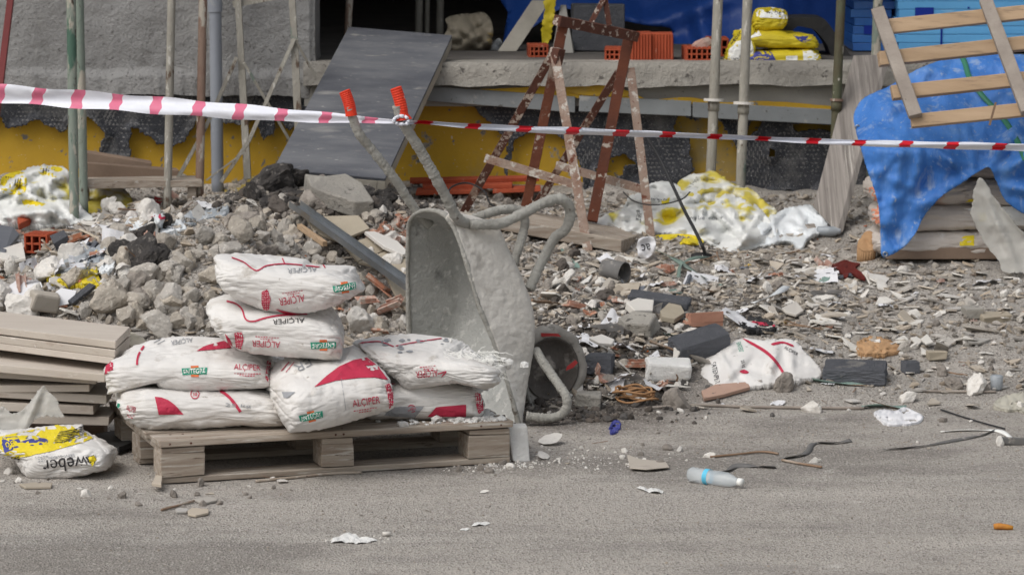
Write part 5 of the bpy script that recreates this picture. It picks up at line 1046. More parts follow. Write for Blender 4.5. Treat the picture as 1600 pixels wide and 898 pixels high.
# ---------------------------------------------------------------- loose rubble
def mesh_of(name, v, f, m, sm=False):
    me = bpy.data.meshes.new(name); me.from_pydata([tuple(p) for p in v], [], f); me.materials.append(m)
    if sm: me.polygons.foreach_set('use_smooth', [True]*len(me.polygons))
    me.update(); return me
def chunk_v(seed, sub=4, cuts=19, rough=.10, flat=.8):
    v, f = lump(1, seed, sub, flat, rough, cuts); v = v + (.055*fbm(v[:, 0]*4+seed, v[:, 1]*4, v[:, 2]*4, 3, seed) + .06*(ridge(v[:, 0]*2.5+seed, v[:, 1]*2.5, v[:, 2]*2.5, 2, seed)-.5) + .045*fbm(v[:, 0]*13+seed, v[:, 1]*13, v[:, 2]*13, 3, seed+1))[:, None]*v*2; return v, f
def shard_v(seed, th=.12, nmin=3, nmax=6, round_=0):
    rr = random.Random(seed); n = rr.randint(nmin, nmax); an = sorted(rr.uniform(0, 6.283) for _ in range(n))
    while max((an[(i+1) % n]-an[i]) % 6.2832 for i in range(n)) > 3.0: an = sorted(rr.uniform(0, 6.283) for _ in range(n))
    e = rr.uniform(.55, 1); pl = [(math.cos(a)*rr.uniform(.6, 1), e*math.sin(a)*rr.uniform(.6, 1)) for a in an]
    pl = densify(pl, .34, .035, seed); k = len(pl); V = [(x, y, th*(.5+.08*rr.uniform(-1, 1))) for x, y in pl]+[(x*1.0+rr.uniform(-.05, .05), y+rr.uniform(-.05, .05), -th*.5) for x, y in pl]
    F = [tuple(range(k)), tuple(range(2*k-1, k-1, -1))]+[(i, k+i, k+(i+1) % k, (i+1) % k) for i in range(k)]
    return np.array(V), F
def stick_v(seed):
    rr = random.Random(seed); mb = MB(); P = [Vector((-1+2*i/6, rr.uniform(-.05, .05), rr.uniform(-.03, .03))) for i in range(7)]; mb.tube(P, [.03+.03*rr.random() for _ in P], 5, rough=.2, seed=seed); return np.array(mb.v)*np.array([1, 1.4, .7]), mb.f
def paper_v(seed):
    n = 9; g = np.linspace(-1, 1, n); a, b = np.meshgrid(g, g); z = .5*(ridge(a*1.1+seed, b*1.1, 0, 2, seed)-.5)+.35*fbm(a*.8+seed, b*.8, 0, 2, seed); w_ = 1+.3*fbm(a+seed, b, 0, 2, seed+1)
    P = np.stack([a*w_*.9, b*w_*.7+.2*a, z], -1); mb = MB(); mb.grid(P); F = [f for f in mb.f if random.Random(seed+f[0]).random() > .08]; return P.reshape(-1, 3), F
def brick_v(seed):                              # broken wall of a hollow brick with rib stumps
    rr = random.Random(seed); mb = MB(); L, w_ = rr.uniform(.7, 1), rr.uniform(.35, .6)
    mb.hexa((-L, -w_, 0), (2*L, rr.uniform(-.2, .2), 0), (rr.uniform(-.25, .25), 2*w_, 0), (0, 0, .11), jit=.05)
    for y in (-w_*.9, 0, w_*.8)[:rr.randint(1, 3)]: mb.hexa((-L*.95, y, .1), (L*rr.uniform(1, 1.8), 0, 0), (0, .1, 0), (0, 0, rr.uniform(.12, .4)), jit=.03)
    return np.array(mb.v), mb.f
LIB = {
 'chunk': [mesh_of('concrete_chunk', *chunk_v(500+i), M['chunk']) for i in range(14)],
 'plaster': [mesh_of('plaster_lump', *chunk_v(540+i, 4, 12, .2), M['plaster']) for i in range(8)],
 'shard': [mesh_of('tile_shard', *shard_v(560+i), M['shard']) for i in range(16)],
 'pale': [mesh_of('pale_shard', *shard_v(590+i, .09), M['shard_pale']) for i in range(12)],
 'brick': [mesh_of('brick_shard', *brick_v(610+i), M['brick_shard']) for i in range(10)],
 'stick': [mesh_of('wood_splinter', *stick_v(630+i), M['stick']) for i in range(6)],
 'paper': [mesh_of('paper_scrap', *paper_v(650+i), M['paper'], True) for i in range(8)],
 'yellow': [mesh_of('yellow_scrap', *paper_v(660+i), M['yscrap'], True) for i in range(4)],
 'red': [mesh_of('red_scrap', *paper_v(665+i), M['rscrap'], True) for i in range(3)],
 'teal': [mesh_of('teal_scrap', *paper_v(670+i), M['gscrap'], True) for i in range(4)],
 'bluegrey': [mesh_of('blue_grey_shard', *shard_v(680+i, .3), M['bscrap']) for i in range(5)],
 'tar': [mesh_of('charred_lump', *chunk_v(690+i, 4, 5, .55, .55), M['tar']) for i in range(7)],
 'soil': [mesh_of('soil_clod', *chunk_v(700+i, 4, 6, .35, .7), M['soil']) for i in range(6)],
 'dsoil': [mesh_of('dark_clod', *chunk_v(706+i, 4, 6, .35, .7), M['dark_soil']) for i in range(5)],
}
NAMES = dict(chunk=('concrete_chunk', 'rubble', 'concrete rubble chunks'), plaster=('plaster_lump', 'plaster', 'white plaster lumps'), shard=('tile_shard', 'tile shard', 'grey beige tile shards'), pale=('pale_shard', 'tile shard', 'pale tile shards'), brick=('brick_shard', 'brick', 'broken brick shards'),
 stick=('wood_splinter', 'wood', 'wood splinters'), paper=('paper_scrap', 'scrap', 'white scraps'), yellow=('yellow_scrap', 'scrap', 'yellow scraps'), red=('red_scrap', 'scrap', 'red scraps'), teal=('teal_scrap', 'scrap', 'teal scraps'), bluegrey=('blue_grey_shard', 'shard', 'blue grey shards'), tar=('charred_lump', 'rubble', 'black charred lumps'), soil=('soil_clod', 'soil', 'grey soil clods'), dsoil=('dark_clod', 'soil', 'dark soil clods'))
DESC = dict(chunk='rough grey concrete chunk', plaster='white crumbly plaster lump', shard='flat grey beige tile shard', pale='flat pale tile shard', brick='dusty orange brick shard', stick='brown wood splinter', paper='crumpled white scrap', yellow='small yellow plastic scrap', red='small dull red scrap', teal='teal strip of plastic', bluegrey='blue grey hard shard', tar='black charred lump', soil='grey soil clod', dsoil='dark moist soil clod')
count = {k: 0 for k in LIB}
NEAR = [((395,440),'topmost white sack'),((330,515),'third layer sack'),((90,500),'board stack'),((20,320),'far left film heap'),((230,350),'red printed bag'),((130,405),'left clear bag'),((112,432),'yellow packet'),((55,395),'three celled brick'),((210,372),'left roofing felt'),((290,288),'low bench'),((455,292),'charred felt'),((530,325),'broken concrete slab'),((510,270),'foot of the ramp'),((530,375),'large beige tile'),((548,430),'steel rail'),((612,400),'brick pile lumps'),((600,500),'burst pallet sack'),((660,330),'barrow tray top'),((860,340),'barrow leg'),((880,575),'barrow wheel'),((880,375),'trestle plank'),((960,428),'crushed tin'),((1010,386),'lettered wrapper'),((1100,405),'cable base'),((1060,370),'yellow printed film'),((1240,355),'milky film'),((1300,350),'leaning grey plank'),((1355,380),'tan crushed card'),((1322,430),'dark red splash'),((1385,398),'tarpaulin corner'),((1480,410),'low skid'),((1585,415),'right edge sheet'),((1030,478),'long foam strip'),((1000,518),'tilted slab fragment'),((1098,505),'channel brick'),((1180,508),'dark cap'),((1092,545),'pointed foam chunk'),((940,570),'white topped foam block'),((1042,582),'pale concrete block'),((992,622),'hose coil'),((1190,570),'torn rubble sack'),((1336,578),'big dark foam block'),((1372,540),'crumpled cardboard'),((1455,540),'white triangular shard'),((1422,576),'small foam offcut'),((1556,495),'far right paving block'),((1280,477),'large white shard'),((1580,628),'beige mesh scrap'),((1404,650),'white rag'),((960,666),'violet wrapper'),((864,690),'oval plaster lump'),((1118,752),'clear bottle'),((1010,728),'carton flap'),((1248,716),'bent grey band'),((520,700),'pallet middle'),((280,740),'left pallet block'),((760,700),'right pallet block'),((90,710),'adhesive sack'),((310,795),'notched tile shard'),((560,842),'spilt powder patch'),((740,300),'clay slabs'),((1160,290),'right hand props')]
def near(P):
    r = Vector(P)-EYE; dep = r.y*CP-r.z*SP; u, v = 800+FPX*r.x/dep, 449-FPX*(r.y*SP+r.z*CP)/dep
    (a, b), nm = min(NEAR, key=lambda q: math.hypot(u-q[0][0], (v-q[0][1])*1.6)); dx, dy = u-a, (v-b)*1.6
    return ('right of' if dx > 0 else 'left of')+' the '+nm if abs(dx) > abs(dy) else ('in front of' if dy > 0 else 'behind')+' the '+nm
def drop(kind, P, size, where, tilt=.25, flat=None, lift=.25, label=None, group=True, rz=None, var=None):
    L = LIB[kind]; me = L[random.randrange(len(L))] if var is None else L[var % len(L)]
    o = bpy.data.objects.new(NAMES[kind][0], me); C.objects.link(o)
    s = size/2; sx = s*random.uniform(.85, 1.2)
    o.scale = (sx, s*random.uniform(.75, 1.1), s*(flat or random.uniform(.75, 1.05)))
    o.rotation_euler = (random.gauss(0, tilt), random.gauss(0, tilt), random.uniform(0, 6.283) if rz is None else rz)
    o.location = Vector(P)+Vector((0, 0, s*lift))
    big = 'big ' if size > .11 else 'small ' if size < .05 else ''
    big = ('large ' if size > .135 else 'mid sized ' if size > .09 else 'small ' if size > .055 else 'tiny ')
    if not label:
        w2 = near(o.location); ratio = o.scale[0]/max(1e-6, o.scale[1])
        form = 'elongated ' if ratio > 1.3 else 'squat ' if ratio < .95 else ''
        tag(o, big+form+DESC[kind]+' '+w2, NAMES[kind][1], NAMES[kind][2]+' '+w2)
    else: tag(o, label, NAMES[kind][1]); count[kind] += 1; return o
def pick(poly):
    xs, ys = [p[0] for p in poly], [p[1] for p in poly]
    while True:
        a, b = random.uniform(min(xs), max(xs)), random.uniform(min(ys), max(ys))
        if inpoly(np.array([a]), np.array([b]), poly)[0]: return a, b
def field(mix_, n, poly, lo, hi, where, tilt=.25, lift=.25, power=2.2):
    ks = list(mix_); ws = [mix_[k] for k in ks]
    for _ in range(n):
        k = random.choices(ks, ws)[0]; a, b = pick(poly); s = lo+(hi-lo)*random.random()**power
        tl = {'chunk': 1.5, 'plaster': 1.2, 'soil': 1, 'dsoil': 1, 'tar': .5}.get(k, tilt)
        if k == 'stick': s *= 1.8
        if k in ('shard', 'pale') and (count['shard']+count['pale'] >= 280 or (s < .068 and lo > .028)): continue
        if k in ('teal', 'red', 'yellow'): s = min(s, .065)
        if k == 'bluegrey': s = min(s, .1)
        drop(k, G(a, b), s, where, tl, lift=lift if k in ('chunk', 'plaster', 'soil', 'dsoil', 'tar') else .16)
random.seed(11)
HEAP = [(150,505),(165,468),(215,432),(290,380),(350,352),(440,352),(505,372),(560,420),(560,500),(520,520),(330,525),(240,525)]
W1 = 'on the heap behind the white sacks'
for (x, y, s, v_) in ((172,482,.19,0),(225,440,.16,1),(320,378,.13,2),(375,372,.14,3),(430,380,.12,4),(455,372,.10,5),(265,480,.13,6),(300,470,.10,7),(245,515,.14,8),(215,500,.11,9),(330,440,.12,10),(285,420,.12,11),(355,400,.13,12),(400,360,.12,13),(300,510,.10,1),(195,455,.12,2),(135,490,.09,3),(455,395,.09,4),(240,470,.11,5),(270,440,.09,7)):
    drop('chunk', G(x, y), s*.82, W1, 1.2, lift=.45, var=v_)
field(dict(chunk=10, soil=1), 150, HEAP, .035, .10, W1, lift=.5)
field(dict(chunk=6, brick=4, plaster=1.2), 36, [(520,440),(570,430),(620,480),(640,520),(560,530),(520,510)], .03, .09, 'between the white sacks and the upright wheelbarrow', .5)
LEFT = [(-20,345),(60,340),(130,352),(200,330),(300,300),(345,320),(300,365),(215,425),(150,470),(120,495),(-20,492)]
W2 = 'in the mixed litter at the left edge'
field(dict(pale=4, shard=2.4, plaster=1.4, paper=3.5, brick=1.3, bluegrey=1.3, chunk=1.0, stick=1.2, yellow=.25, teal=.5, red=.2), 260, LEFT, .045, .16, W2, .45)
SOIL = [(330,300),(420,275),(500,275),(600,300),(650,310),(640,340),(560,370),(480,380),(400,360),(330,350)]
field(dict(soil=4, dsoil=2, tar=1.2, chunk=4, brick=.6, pale=1.4, shard=2), 130, SOIL, .03, .11, 'on the soil mound below the ramp')
for (x, y, s) in ((430,298,.20),(455,290,.16),(395,310,.12),(560,312,.16),(600,316,.12),(215,418,.17),(235,405,.13),(200,402,.11),(210,380,.14),(250,360,.1),(530,285,.10)):
    drop('tar', G(x, y), s, 'on the soil mound below the ramp' if x > 300 else W2, .5, lift=.25)
BR = [(560,395),(585,360),(620,338),(640,345),(640,455),(620,470),(600,420),(575,410)]
field(dict(brick=7, plaster=1.4, shard=1.2), 130, BR, .035, .10, 'in the broken brick pile left of the wheelbarrow', .6, .4)
W3 = 'in the rubble right of the wheelbarrow'
RA = [(845,400),(900,385),(980,400),(1100,410),(1250,395),(1330,440),(1280,520),(1100,520),(1080,600),(1000,635),(910,630),(900,520),(850,470)]
field(dict(shard=6, pale=5, brick=1.0, stick=1.4, paper=1.0, teal=.4, bluegrey=.5, yellow=.1, red=.1), 370, RA, .045, .165, W3, .3, power=2.3)
field(dict(chunk=3, plaster=2, soil=1.4), 130, RA, .022, .075, W3, .3, power=2.0)
field(dict(dsoil=3, soil=2, brick=3, shard=3, stick=2), 90, [(835,400),(880,370),(960,440),(930,520),(880,505),(845,460)], .025, .07, W3, .5)
W4 = 'on the rubble ground below the blue tarpaulin'
RB = [(1250,400),(1340,390),(1400,410),(1560,430),(1600,440),(1600,520),(1450,560),(1290,560),(1240,520)]
field(dict(shard=4, pale=5, brick=.5, stick=.6, paper=.8), 170, RB, .045, .17, W4, .22, power=2.3)
field(dict(chunk=2, plaster=1.5, soil=1), 70, RB, .02, .06, W4, .2, power=2.0)
field(dict(shard=4, pale=2, stick=1.5, soil=1, plaster=.8, paper=.6), 90, [(920,610),(1600,560),(1600,640),(1300,650),(1000,650)], .03, .11, 'along the road side of the rubble', .15)
field(dict(soil=3, shard=2, pale=1, chunk=1), 60, [(690,300),(900,300),(1260,330),(1270,370),(900,335),(700,330)], .025, .08, 'at the foot of the yellow wall', .3)
W5 = 'scattered on the road edge'
field(dict(shard=4, pale=2, plaster=2, soil=3, stick=.7), 46, [(0,735),(250,760),(460,745),(460,775),(330,800),(0,770)], .012, .04, W5, .12)
field(dict(plaster=5, shard=2, pale=1, soil=2), 50, [(690,735),(800,700),(960,690),(1140,700),(1120,735),(900,735),(760,745)], .010, .035, W5, .12)
field(dict(shard=3, plaster=3, stick=1, soil=2), 26, [(850,640),(1000,640),(1580,640),(1580,740),(1000,760),(850,700)], .012, .045, W5, .1)
# countless small chips and pebbles, real geometry in one piece
def merged(name, label, n, sampler, lib, lo, hi, m, cat, tilt, seed, power=2.5, flat=1.0):
    rr = np.random.RandomState(seed); x, y = sampler(rr, n); n = len(x); z = gz(x, y); V, F, off = [], [], 0
    s = lo+(hi-lo)*rr.rand(n)**power; a = rr.rand(n)*6.283; t = rr.randn(n, 2)*tilt; w_ = rr.randint(0, len(lib), n)
    for k in range(n):
        v, f = lib[w_[k]]; Rm = np.array(Euler((t[k, 0], t[k, 1], a[k])).to_matrix()); q = (v*np.array([1, rr.uniform(.7, 1), flat])*s[k]/2) @ Rm.T + np.array([x[k], y[k], z[k]+s[k]*.1]); V.append(q); F += [tuple(i+off for i in g) for g in f]; off += len(v)
    me = bpy.data.meshes.new(name); me.from_pydata(np.concatenate(V).tolist(), [], F); me.materials.append(m); me.update()
    o = bpy.data.objects.new(name, me); C.objects.link(o); return tag(o, label, cat, kind='stuff')
def samp_rubble(rr, n):
    x, y = rr.uniform(-2.6, 2.6, n*2), rr.uniform(11.7, 15.4, n*2)
    k = (rr.rand(n*2) < np.clip(.35+2.2*fbm(x*1.2, y*1.2, 0, 3, 77)+smooth((y-11.7)/.8)*.5, .05, 1)*(1-.6*smooth((x-.9)/.7))) & (y > 11.75+.35*smooth((x-.2)/.4)+.1*fbm(x*3, x*0, 0, 2, 4)) ; return x[k][:n], y[k][:n]
def samp_heap(rr, n):
    x, y = rr.uniform(-1.75, -.42, n*2), rr.uniform(11.75, 13.7, n*2); k = rr.rand(n*2) < np.clip(.5+1.5*fbm(x*1.6, y*1.6, 0, 2, 79), .1, 1); return x[k][:n], y[k][:n]
def samp_road(rr, n):
    x = rr.uniform(-2.2, 2.2, n*2); y = 7.4+4.9*rr.rand(n*2)**.75; k = rr.rand(n*2) < np.clip(.3+1.6*fbm(x*1.0, y*2.5, 0, 3, 78)+.5*smooth((y-10.4)/1.2), .03, 1); return x[k][:n], y[k][:n]
small = [shard_v(800+i, .2, 3, 5) for i in range(8)]
def tiny(seed):
    v, f = lump(1, seed, 1, .75, .2, 5); return v, f
peb = [tiny(820+i) for i in range(10)]
isl = lambda nm, a, b, r=.25: mat(nm, a, b, 9, bump=.3, bscale=90, rough=.92, rnd=r, hrnd=.5, island=True)
merged('tile_chips', 'small flat tile chips strewn over the rubble ground', 17000, samp_rubble, small, .012, .085, isl('chip_grey', srgb(180,171,160), srgb(160,151,140)), 'chips', .3, 1)
merged('heap_crumbs', 'crumbled concrete bits filling the heap behind the sacks', 2600, samp_heap, peb, .012, .05, isl('heap_crumb_skin', srgb(184,176,166), srgb(156,148,139), .15), 'rubble', .8, 8)
def samp_dark(rr, n):
    a = n*2//3; x = np.concatenate([rr.normal(-.85, .28, a*2), rr.normal(.32, .16, n)]); y = np.concatenate([rr.normal(13.75, .28, a*2), rr.uniform(11.62, 13.1, n)])
    k = rr.rand(len(x)) < np.clip(.5+2*fbm(x*2, y*2, 0, 3, 80), .05, 1); return x[k], y[k]
merged('dark_crumbs', 'dark charred soil crumbs on the mound and behind the wheelbarrow', 2600, samp_dark, peb, .008, .05, isl('dark_crumb_skin', srgb(98, 92, 87), srgb(70, 66, 63), .25), 'soil', .8, 9)
merged('shard_pieces', 'grey beige tile pieces strewn over the rubble ground', 900, samp_rubble, [shard_v(560+i) for i in range(16)], .03, .10, isl('shard_piece_skin', srgb(184,177,167), srgb(166,158,148), .2), 'tile shards', .3, 21, 2.0)
merged('pale_pieces', 'pale tile pieces strewn over the rubble ground', 650, samp_rubble, [shard_v(590+i, .09) for i in range(12)], .03, .10, isl('pale_piece_skin', srgb(216,212,205), srgb(196,191,183), .12), 'tile shards', .3, 22, 2.2)
merged('white_chips', 'small white plaster crumbs strewn over the rubble ground', 2200, samp_rubble, peb, .006, .034, isl('chip_white', srgb(222,218,211), srgb(200,195,187), .1), 'chips', .6, 2)
merged('rubble_grit', 'grey grit and crumbs between the rubble', 13000, samp_rubble, peb, .006, .032, isl('grit', srgb(150,142,133), srgb(122,115,107), .22), 'grit', .8, 3)
merged('brick_crumbs', 'orange brick crumbs between the rubble', 300, samp_rubble, small, .008, .035, isl('chip_brick', srgb(178,132,114), srgb(158,108,92), .2), 'chips', .5, 4)
merged('road_grit', 'fine grit lying on the road', 6500, samp_road, peb, .003, .011, isl('road_grit_skin', srgb(168,160,151), srgb(128,121,113), .3), 'grit', .8, 5, 3.5)


def samp_plaster(rr, n):
    t = rr.rand(n); u = np.where(t < .55, rr.normal(775, 45, n), np.where(t < .8, rr.normal(925, 45, n), rr.normal(550, 24, n))); v = np.where(t < .55, 729-(u-775)*.06+rr.normal(0, 4, n), np.where(t < .8, rr.normal(722, 7, n), rr.normal(843, 3, n)))
    P = [G(a, b) for a, b in zip(u, v)]; return np.array([p.x for p in P]), np.array([p.y for p in P])
merged('plaster_crumbs', 'white plaster crumbs trailing over the road by the pallet corner', 600, samp_plaster, peb, .002, .013, isl('plaster_crumb_skin', srgb(226,223,218), srgb(206,202,196), .08), 'plaster', .6, 12, 4)
# ---------------------------------------------------------------- litter one can name
random.seed(23)
def bed(y0, Y0, y1, Y1): return lambda px, py: Y0+(Y1-Y0)*(y0-py)/(y0-y1)
def gbed(dy=0.0):
    c = {}
    def f(px, py):
        k = (round(px/4), round(py/4))
        if k not in c: c[k] = G(px, py).y-dy
        return c[k]
    return f
# white and yellow film by the trestle
fo, fs_ = crumple('adhesive_bag_film', [(919,352),(950,335),(972,326),(984,306),(1006,300),(1018,286),(1044,284),(1062,290),(1090,292),(1130,300),(1176,318),(1200,340),(1215,360),(1200,376),(1172,390),(1138,393),(1108,380),(1060,366),(1010,363),(986,376),(974,379),(940,370)], bed(385, 14.27, 285, 14.95), .07, 36, 3.5, 'film', 'white plastic film with yellow prints crumpled behind the rusty trestle feet', 'plastic film', 501, thick=.05, folds=[((930,360),(1010,310),8,.05), ((1010,365),(1180,345),7,.05), ((1080,380),(1210,360),7,.04)])
decal(fo, fs_, [('t','black',('weber', 1030, 311, 30, 10, 4, True)), ('p','yellow',[(1036,306),(1046,305),(1044,318),(1034,318)]), ('p','yellow',[(1020,368),(1078,366),(1100,378),(1076,384),(1030,378)]), ('p','yellow',[(1035,332),(1052,328),(1056,342),(1040,348)]), ('t','black',('J', 1056, 372, 12, 12, 20)), ('t','black',('weberkol', 1075, 292, 30, 6, -38)), ('t','black',('25kg', 998, 338, 8, 20, 4)), ('t','grey',('webercol', 1098, 340, 44, 6, 2))], PM)
crumple('adhesive_bag_film', [(1058,290),(1075,275),(1098,271),(1114,267),(1128,276),(1152,290),(1176,297),(1196,316),(1214,330),(1195,340),(1150,334),(1110,326),(1076,312)], bed(340, 14.62, 268, 15.05), .07, 24, 3.5, 'film_yellow', 'yellow and white film bunched up right of the trestle', 'plastic film', 502, thick=.05, folds=[((1114,268),(1190,335),6,.05)])
crumple('milky_film', [(1172,352),(1186,340),(1214,332),(1236,324),(1262,320),(1278,326),(1296,334),(1297,346),(1282,362),(1262,372),(1252,388),(1240,378),(1222,376),(1196,384),(1176,376)], bed(388, 14.25, 322, 14.75), .07, 26, 3.5, 'film_white', 'milky torn film at the foot of the leaning grey plank', 'plastic film', 503, thick=.05)
jc, js = crumple('paper_wrap', [(996,378),(1004,371),(1020,370),(1025,382),(1020,396),(1010,404),(998,400)], lambda px, py: 13.78, .02, 14, 3, 'paper', 'crumpled white lettered wrapper around the right trestle foot', 'wrapper', 504)
decal(jc, js, [('t','black',('ac', 1009, 386, 14, 10, -10, True))], PM)
# left film heap
lo, ls = crumple('adhesive_bag_film', [(-20,300),(6,286),(24,272),(48,262),(72,258),(100,262),(110,276),(118,304),(128,324),(146,344),(118,350),(70,352),(30,348),(-20,346)], bed(350, 14.5, 258, 15.05), .08, 40, 3.5, 'film', 'white and yellow bag film heaped at the far left behind the green props', 'plastic film', 505, thick=.05, folds=[((30,310),(110,270),8,.06), ((10,330),(120,330),8,.05)])
decal(lo, ls, [('p','yellow',[(4,276),(38,268),(40,298),(24,304),(4,300)]), ('p','yellow',[(60,260),(96,262),(92,276),(66,274)]), ('p','yellow',[(36,312),(70,318),(76,326),(44,326)]), ('t','black',('III III', 20, 284, 24, 14, 8)), ('t','black',('III II', 78, 268, 22, 9, 8))], PM)
crumple('adhesive_bag_film', [(126,300),(150,290),(190,294),(206,312),(200,332),(160,338),(130,334)], bed(338, 14.7, 290, 15.0), .05, 26, 4, 'film_yellow', 'yellow bag film lying in the shade under the low timber bench', 'plastic film', 506, thick=.03)
bn = thing('bench', 'low makeshift bench of brown and grey boards behind the left props', 'bench', G(200, 330))
for nm, a, b, Y0, Y1, w_, h_, m in (('board', (122,247), (235,266), 15.05, 15.1, .12, .075, 'board_dark'), ('board', (130,266), (278,276), 14.9, 15.0, .10, .075, 'board_dark'), ('top_board', (122,286), (314,284), 14.78, 14.9, .16, .035, 'wood_dusty')):
    mb = MB(); mb.bar(Q(*a, Y0), Q(*b, Y1), w_, h_, jit=.004); mb.build(nm, M[m], bn, bevel=.004)
for x in (132, 300): p = Q(x, 292, 14.85); mb = MB(); mb.bar(p, Vector((p.x, p.y, gnd(p.x, p.y)-.03)), .04, .04, up=(0, 1, 0)); mb.build('post', M['wood_dusty'], bn, bevel=.003)
# plastics on the left heap
po, ps = crumple('plastic_bag', [(196,352),(204,338),(222,328),(246,328),(270,334),(284,346),(290,358),(270,362),(252,370),(232,372),(212,362)], gbed(.05), .05, 20, 3, 'film_white', 'crumpled white plastic bag with red print on the left heap', 'plastic bag', 510, thick=.02)
decal(po, ps, [('p','red',[(216,334),(236,332),(242,338),(222,342)]), ('p','red',[(250,334),(262,334),(258,342),(248,341)])], PM)
crumple('plastic_bag', [(286,340),(300,330),(326,326),(348,318),(357,324),(352,336),(330,340),(310,348),(292,350)], gbed(.05), .04, 16, 3, 'clear_film', 'clear dusty plastic bag on the soil mound left of the ramp', 'plastic bag', 511, thick=.02)
crumple('plastic_bag', [(84,408),(104,396),(132,386),(158,382),(170,396),(164,410),(140,420),(110,426),(90,422)], gbed(.06), .04, 20, 3, 'clear_film', 'clear plastic bag lying in the litter left of the concrete heap', 'plastic bag', 512, thick=.02)
yo, ys = crumple('packet', [(73,436),(92,428),(120,422),(148,415),(152,430),(158,446),(130,444),(100,442)], gbed(.05), .03, 16, 3, 'ysack', 'flattened yellow packet with salmon patch in the left litter', 'packet', 513, thick=.02)
decal(yo, ys, [('p','salmon',[(102,430),(120,426),(128,436),(120,442),(104,440)])], PM)
crumple('plastic_sheet', [(155,420),(170,405),(196,390),(210,396),(190,410),(165,424)], gbed(.04), .03, 14, 3, 'film_white', 'white sheet scrap at the left edge of the concrete heap', 'plastic sheet', 514, thick=.02)
crumple('roofing_felt', [(164,388),(180,370),(206,362),(236,360),(238,370),(214,376),(190,386),(172,392)], gbed(.05), .04, 14, 3, 'tar', 'torn black roofing felt on the left heap', 'felt', 515, thick=.02)
crumple('roofing_felt', [(405,300),(430,284),(458,274),(500,278),(520,290),(500,304),(470,312),(430,318),(408,316)], gbed(.05), .07, 20, 3.5, 'tar', 'black charred felt crumpled on top of the soil mound', 'felt', 516, thick=.02)
crumple('roofing_felt', [(540,302),(570,300),(604,312),(612,330),(590,336),(560,322)], gbed(.05), .06, 18, 3.5, 'tar', 'black charred felt below the right end of the ramp', 'felt', 517, thick=.02)
crumple('insulation_roll', [(352,296),(380,284),(404,272),(424,264),(425,276),(404,286),(380,296),(360,304)], gbed(.04), .03, 16, 3, 'wool', 'pale yellow roll of soft packing at the left foot of the ramp', 'packing', 518, thick=.03)
c = G(56, 398); hollow_brick('hollow_brick', 'orange broken hollow brick with three cells in the left litter', c+Vector((0, 0, .005)), (.10, .12, .075), 3, 2, -.25)
def flat_px(name, label, cat, poly, th, m, lift=.02, group=None, tilt=0, bevel=.002):
    P = [G(a, b)+Vector((0, 0, lift)) for a, b in poly]; n = len(P); c = sum(P, Vector())/n
    nr = Vector((0, 0, 0))
    for i in range(n): nr += (P[i]-c).cross(P[(i+1) % n]-c)
    nr = -nr.normalized() if nr.z < 0 else nr.normalized()
    P = [p-nr*(p-c).dot(nr)*.75 for p in P]; mb = MB(); V = P+[p-nr*th for p in P]; F = [tuple(range(n)), tuple(range(2*n-1, n-1, -1))]+[(i, n+i, n+(i+1) % n, (i+1) % n) for i in range(n)]
    if (P[1]-P[0]).cross(P[2]-P[1]).dot(nr) < 0: F = [f[::-1] for f in F]
    mb.add(V, F); return tag(mb.build_at(name, M[m] if isinstance(m, str) else m, c, bevel=bevel), label, cat, group)
flat_px('brick_piece', 'two toned broken red brick slab at the far left of the litter', 'brick', [(26,352),(52,346),(56,362),(30,368)], .03, 'brick', .06)
flat_px('plate', 'dark blue grey plate leaning at the left picture edge', 'plate', [(-6,374),(22,372),(30,392),(10,412),(-6,410)], .02, 'bscrap', .06)
flat_px('plate', 'pale blue bent plate at the left edge under the dark plate', 'plate', [(0,406),(36,400),(40,420),(18,428),(0,424)], .012, 'shard_pale', .05)
flat_px('foam_offcut', 'dark foam offcut right of the three celled brick', 'foam', [(78,388),(100,378),(106,388),(84,400)], .05, 'eps', .05)
flat_px('board_offcut', 'brown board end at the far left below the film heap', 'board', [(-8,352),(24,348),(28,362),(-8,366)], .03, 'board_dark', .04)
flat_px('sheet_paper', 'wide white paper sheet in the lower left litter', 'paper', [(0,468),(30,448),(64,452),(70,470),(40,480),(4,482)], .003, 'paper', .03)
flat_px('sheet_paper', 'white paper sheet beside the black strip above the board stack', 'paper', [(70,480),(96,462),(120,466),(112,486),(84,492)], .003, 'paper', .03)
flat_px('foam_strip', 'dark grey foam strip leaning beside the concrete heap', 'foam', [(106,490),(140,462),(150,466),(114,494)], .02, 'eps', .05)
# slab piece, tiles and rail beside the heap
flat_px('concrete_slab', 'long broken concrete slab resting on the soil mound below the ramp', 'rubble', [(476,306),(505,302),(540,306),(566,322),(586,344),(556,346),(512,338),(486,324)], .075, 'concrete', .09, bevel=.008)
flat_px('floor_tile', 'large dusty beige tile below the soil mound', 'tile', [(478,360),(560,352),(578,376),(530,396),(490,378)], .012, 'slab_tile', .05)
flat_px('floor_tile', 'cracked beige tile between the steel rail and the brick pile', 'tile', [(536,400),(584,384),(612,404),(560,424)], .012, 'slab_tile', .045)
flat_px('floor_tile', 'beige tile leaning against the upright wheelbarrow', 'tile', [(560,428),(614,406),(642,424),(642,452),(612,440)], .012, 'slab_tile', .05)
flat_px('floor_tile', 'lower beige tile behind the torn white sack', 'tile', [(600,446),(644,456),(644,512),(626,500)], .012, 'slab_tile', .06)
flat_px('plaster_slab', 'white torn plaster strip on the brick pile', 'plaster', [(570,388),(586,386),(620,404),(640,420),(630,424),(600,412)], .015, 'plaster', .07)
rl = thing('rail', 'galvanised steel rail lying diagonally behind the white sacks', 'rail', G(550, 430)); p0, p1 = G(461, 356)+Vector((0, 0, .09)), G(644, 516)+Vector((0, 0, .16))
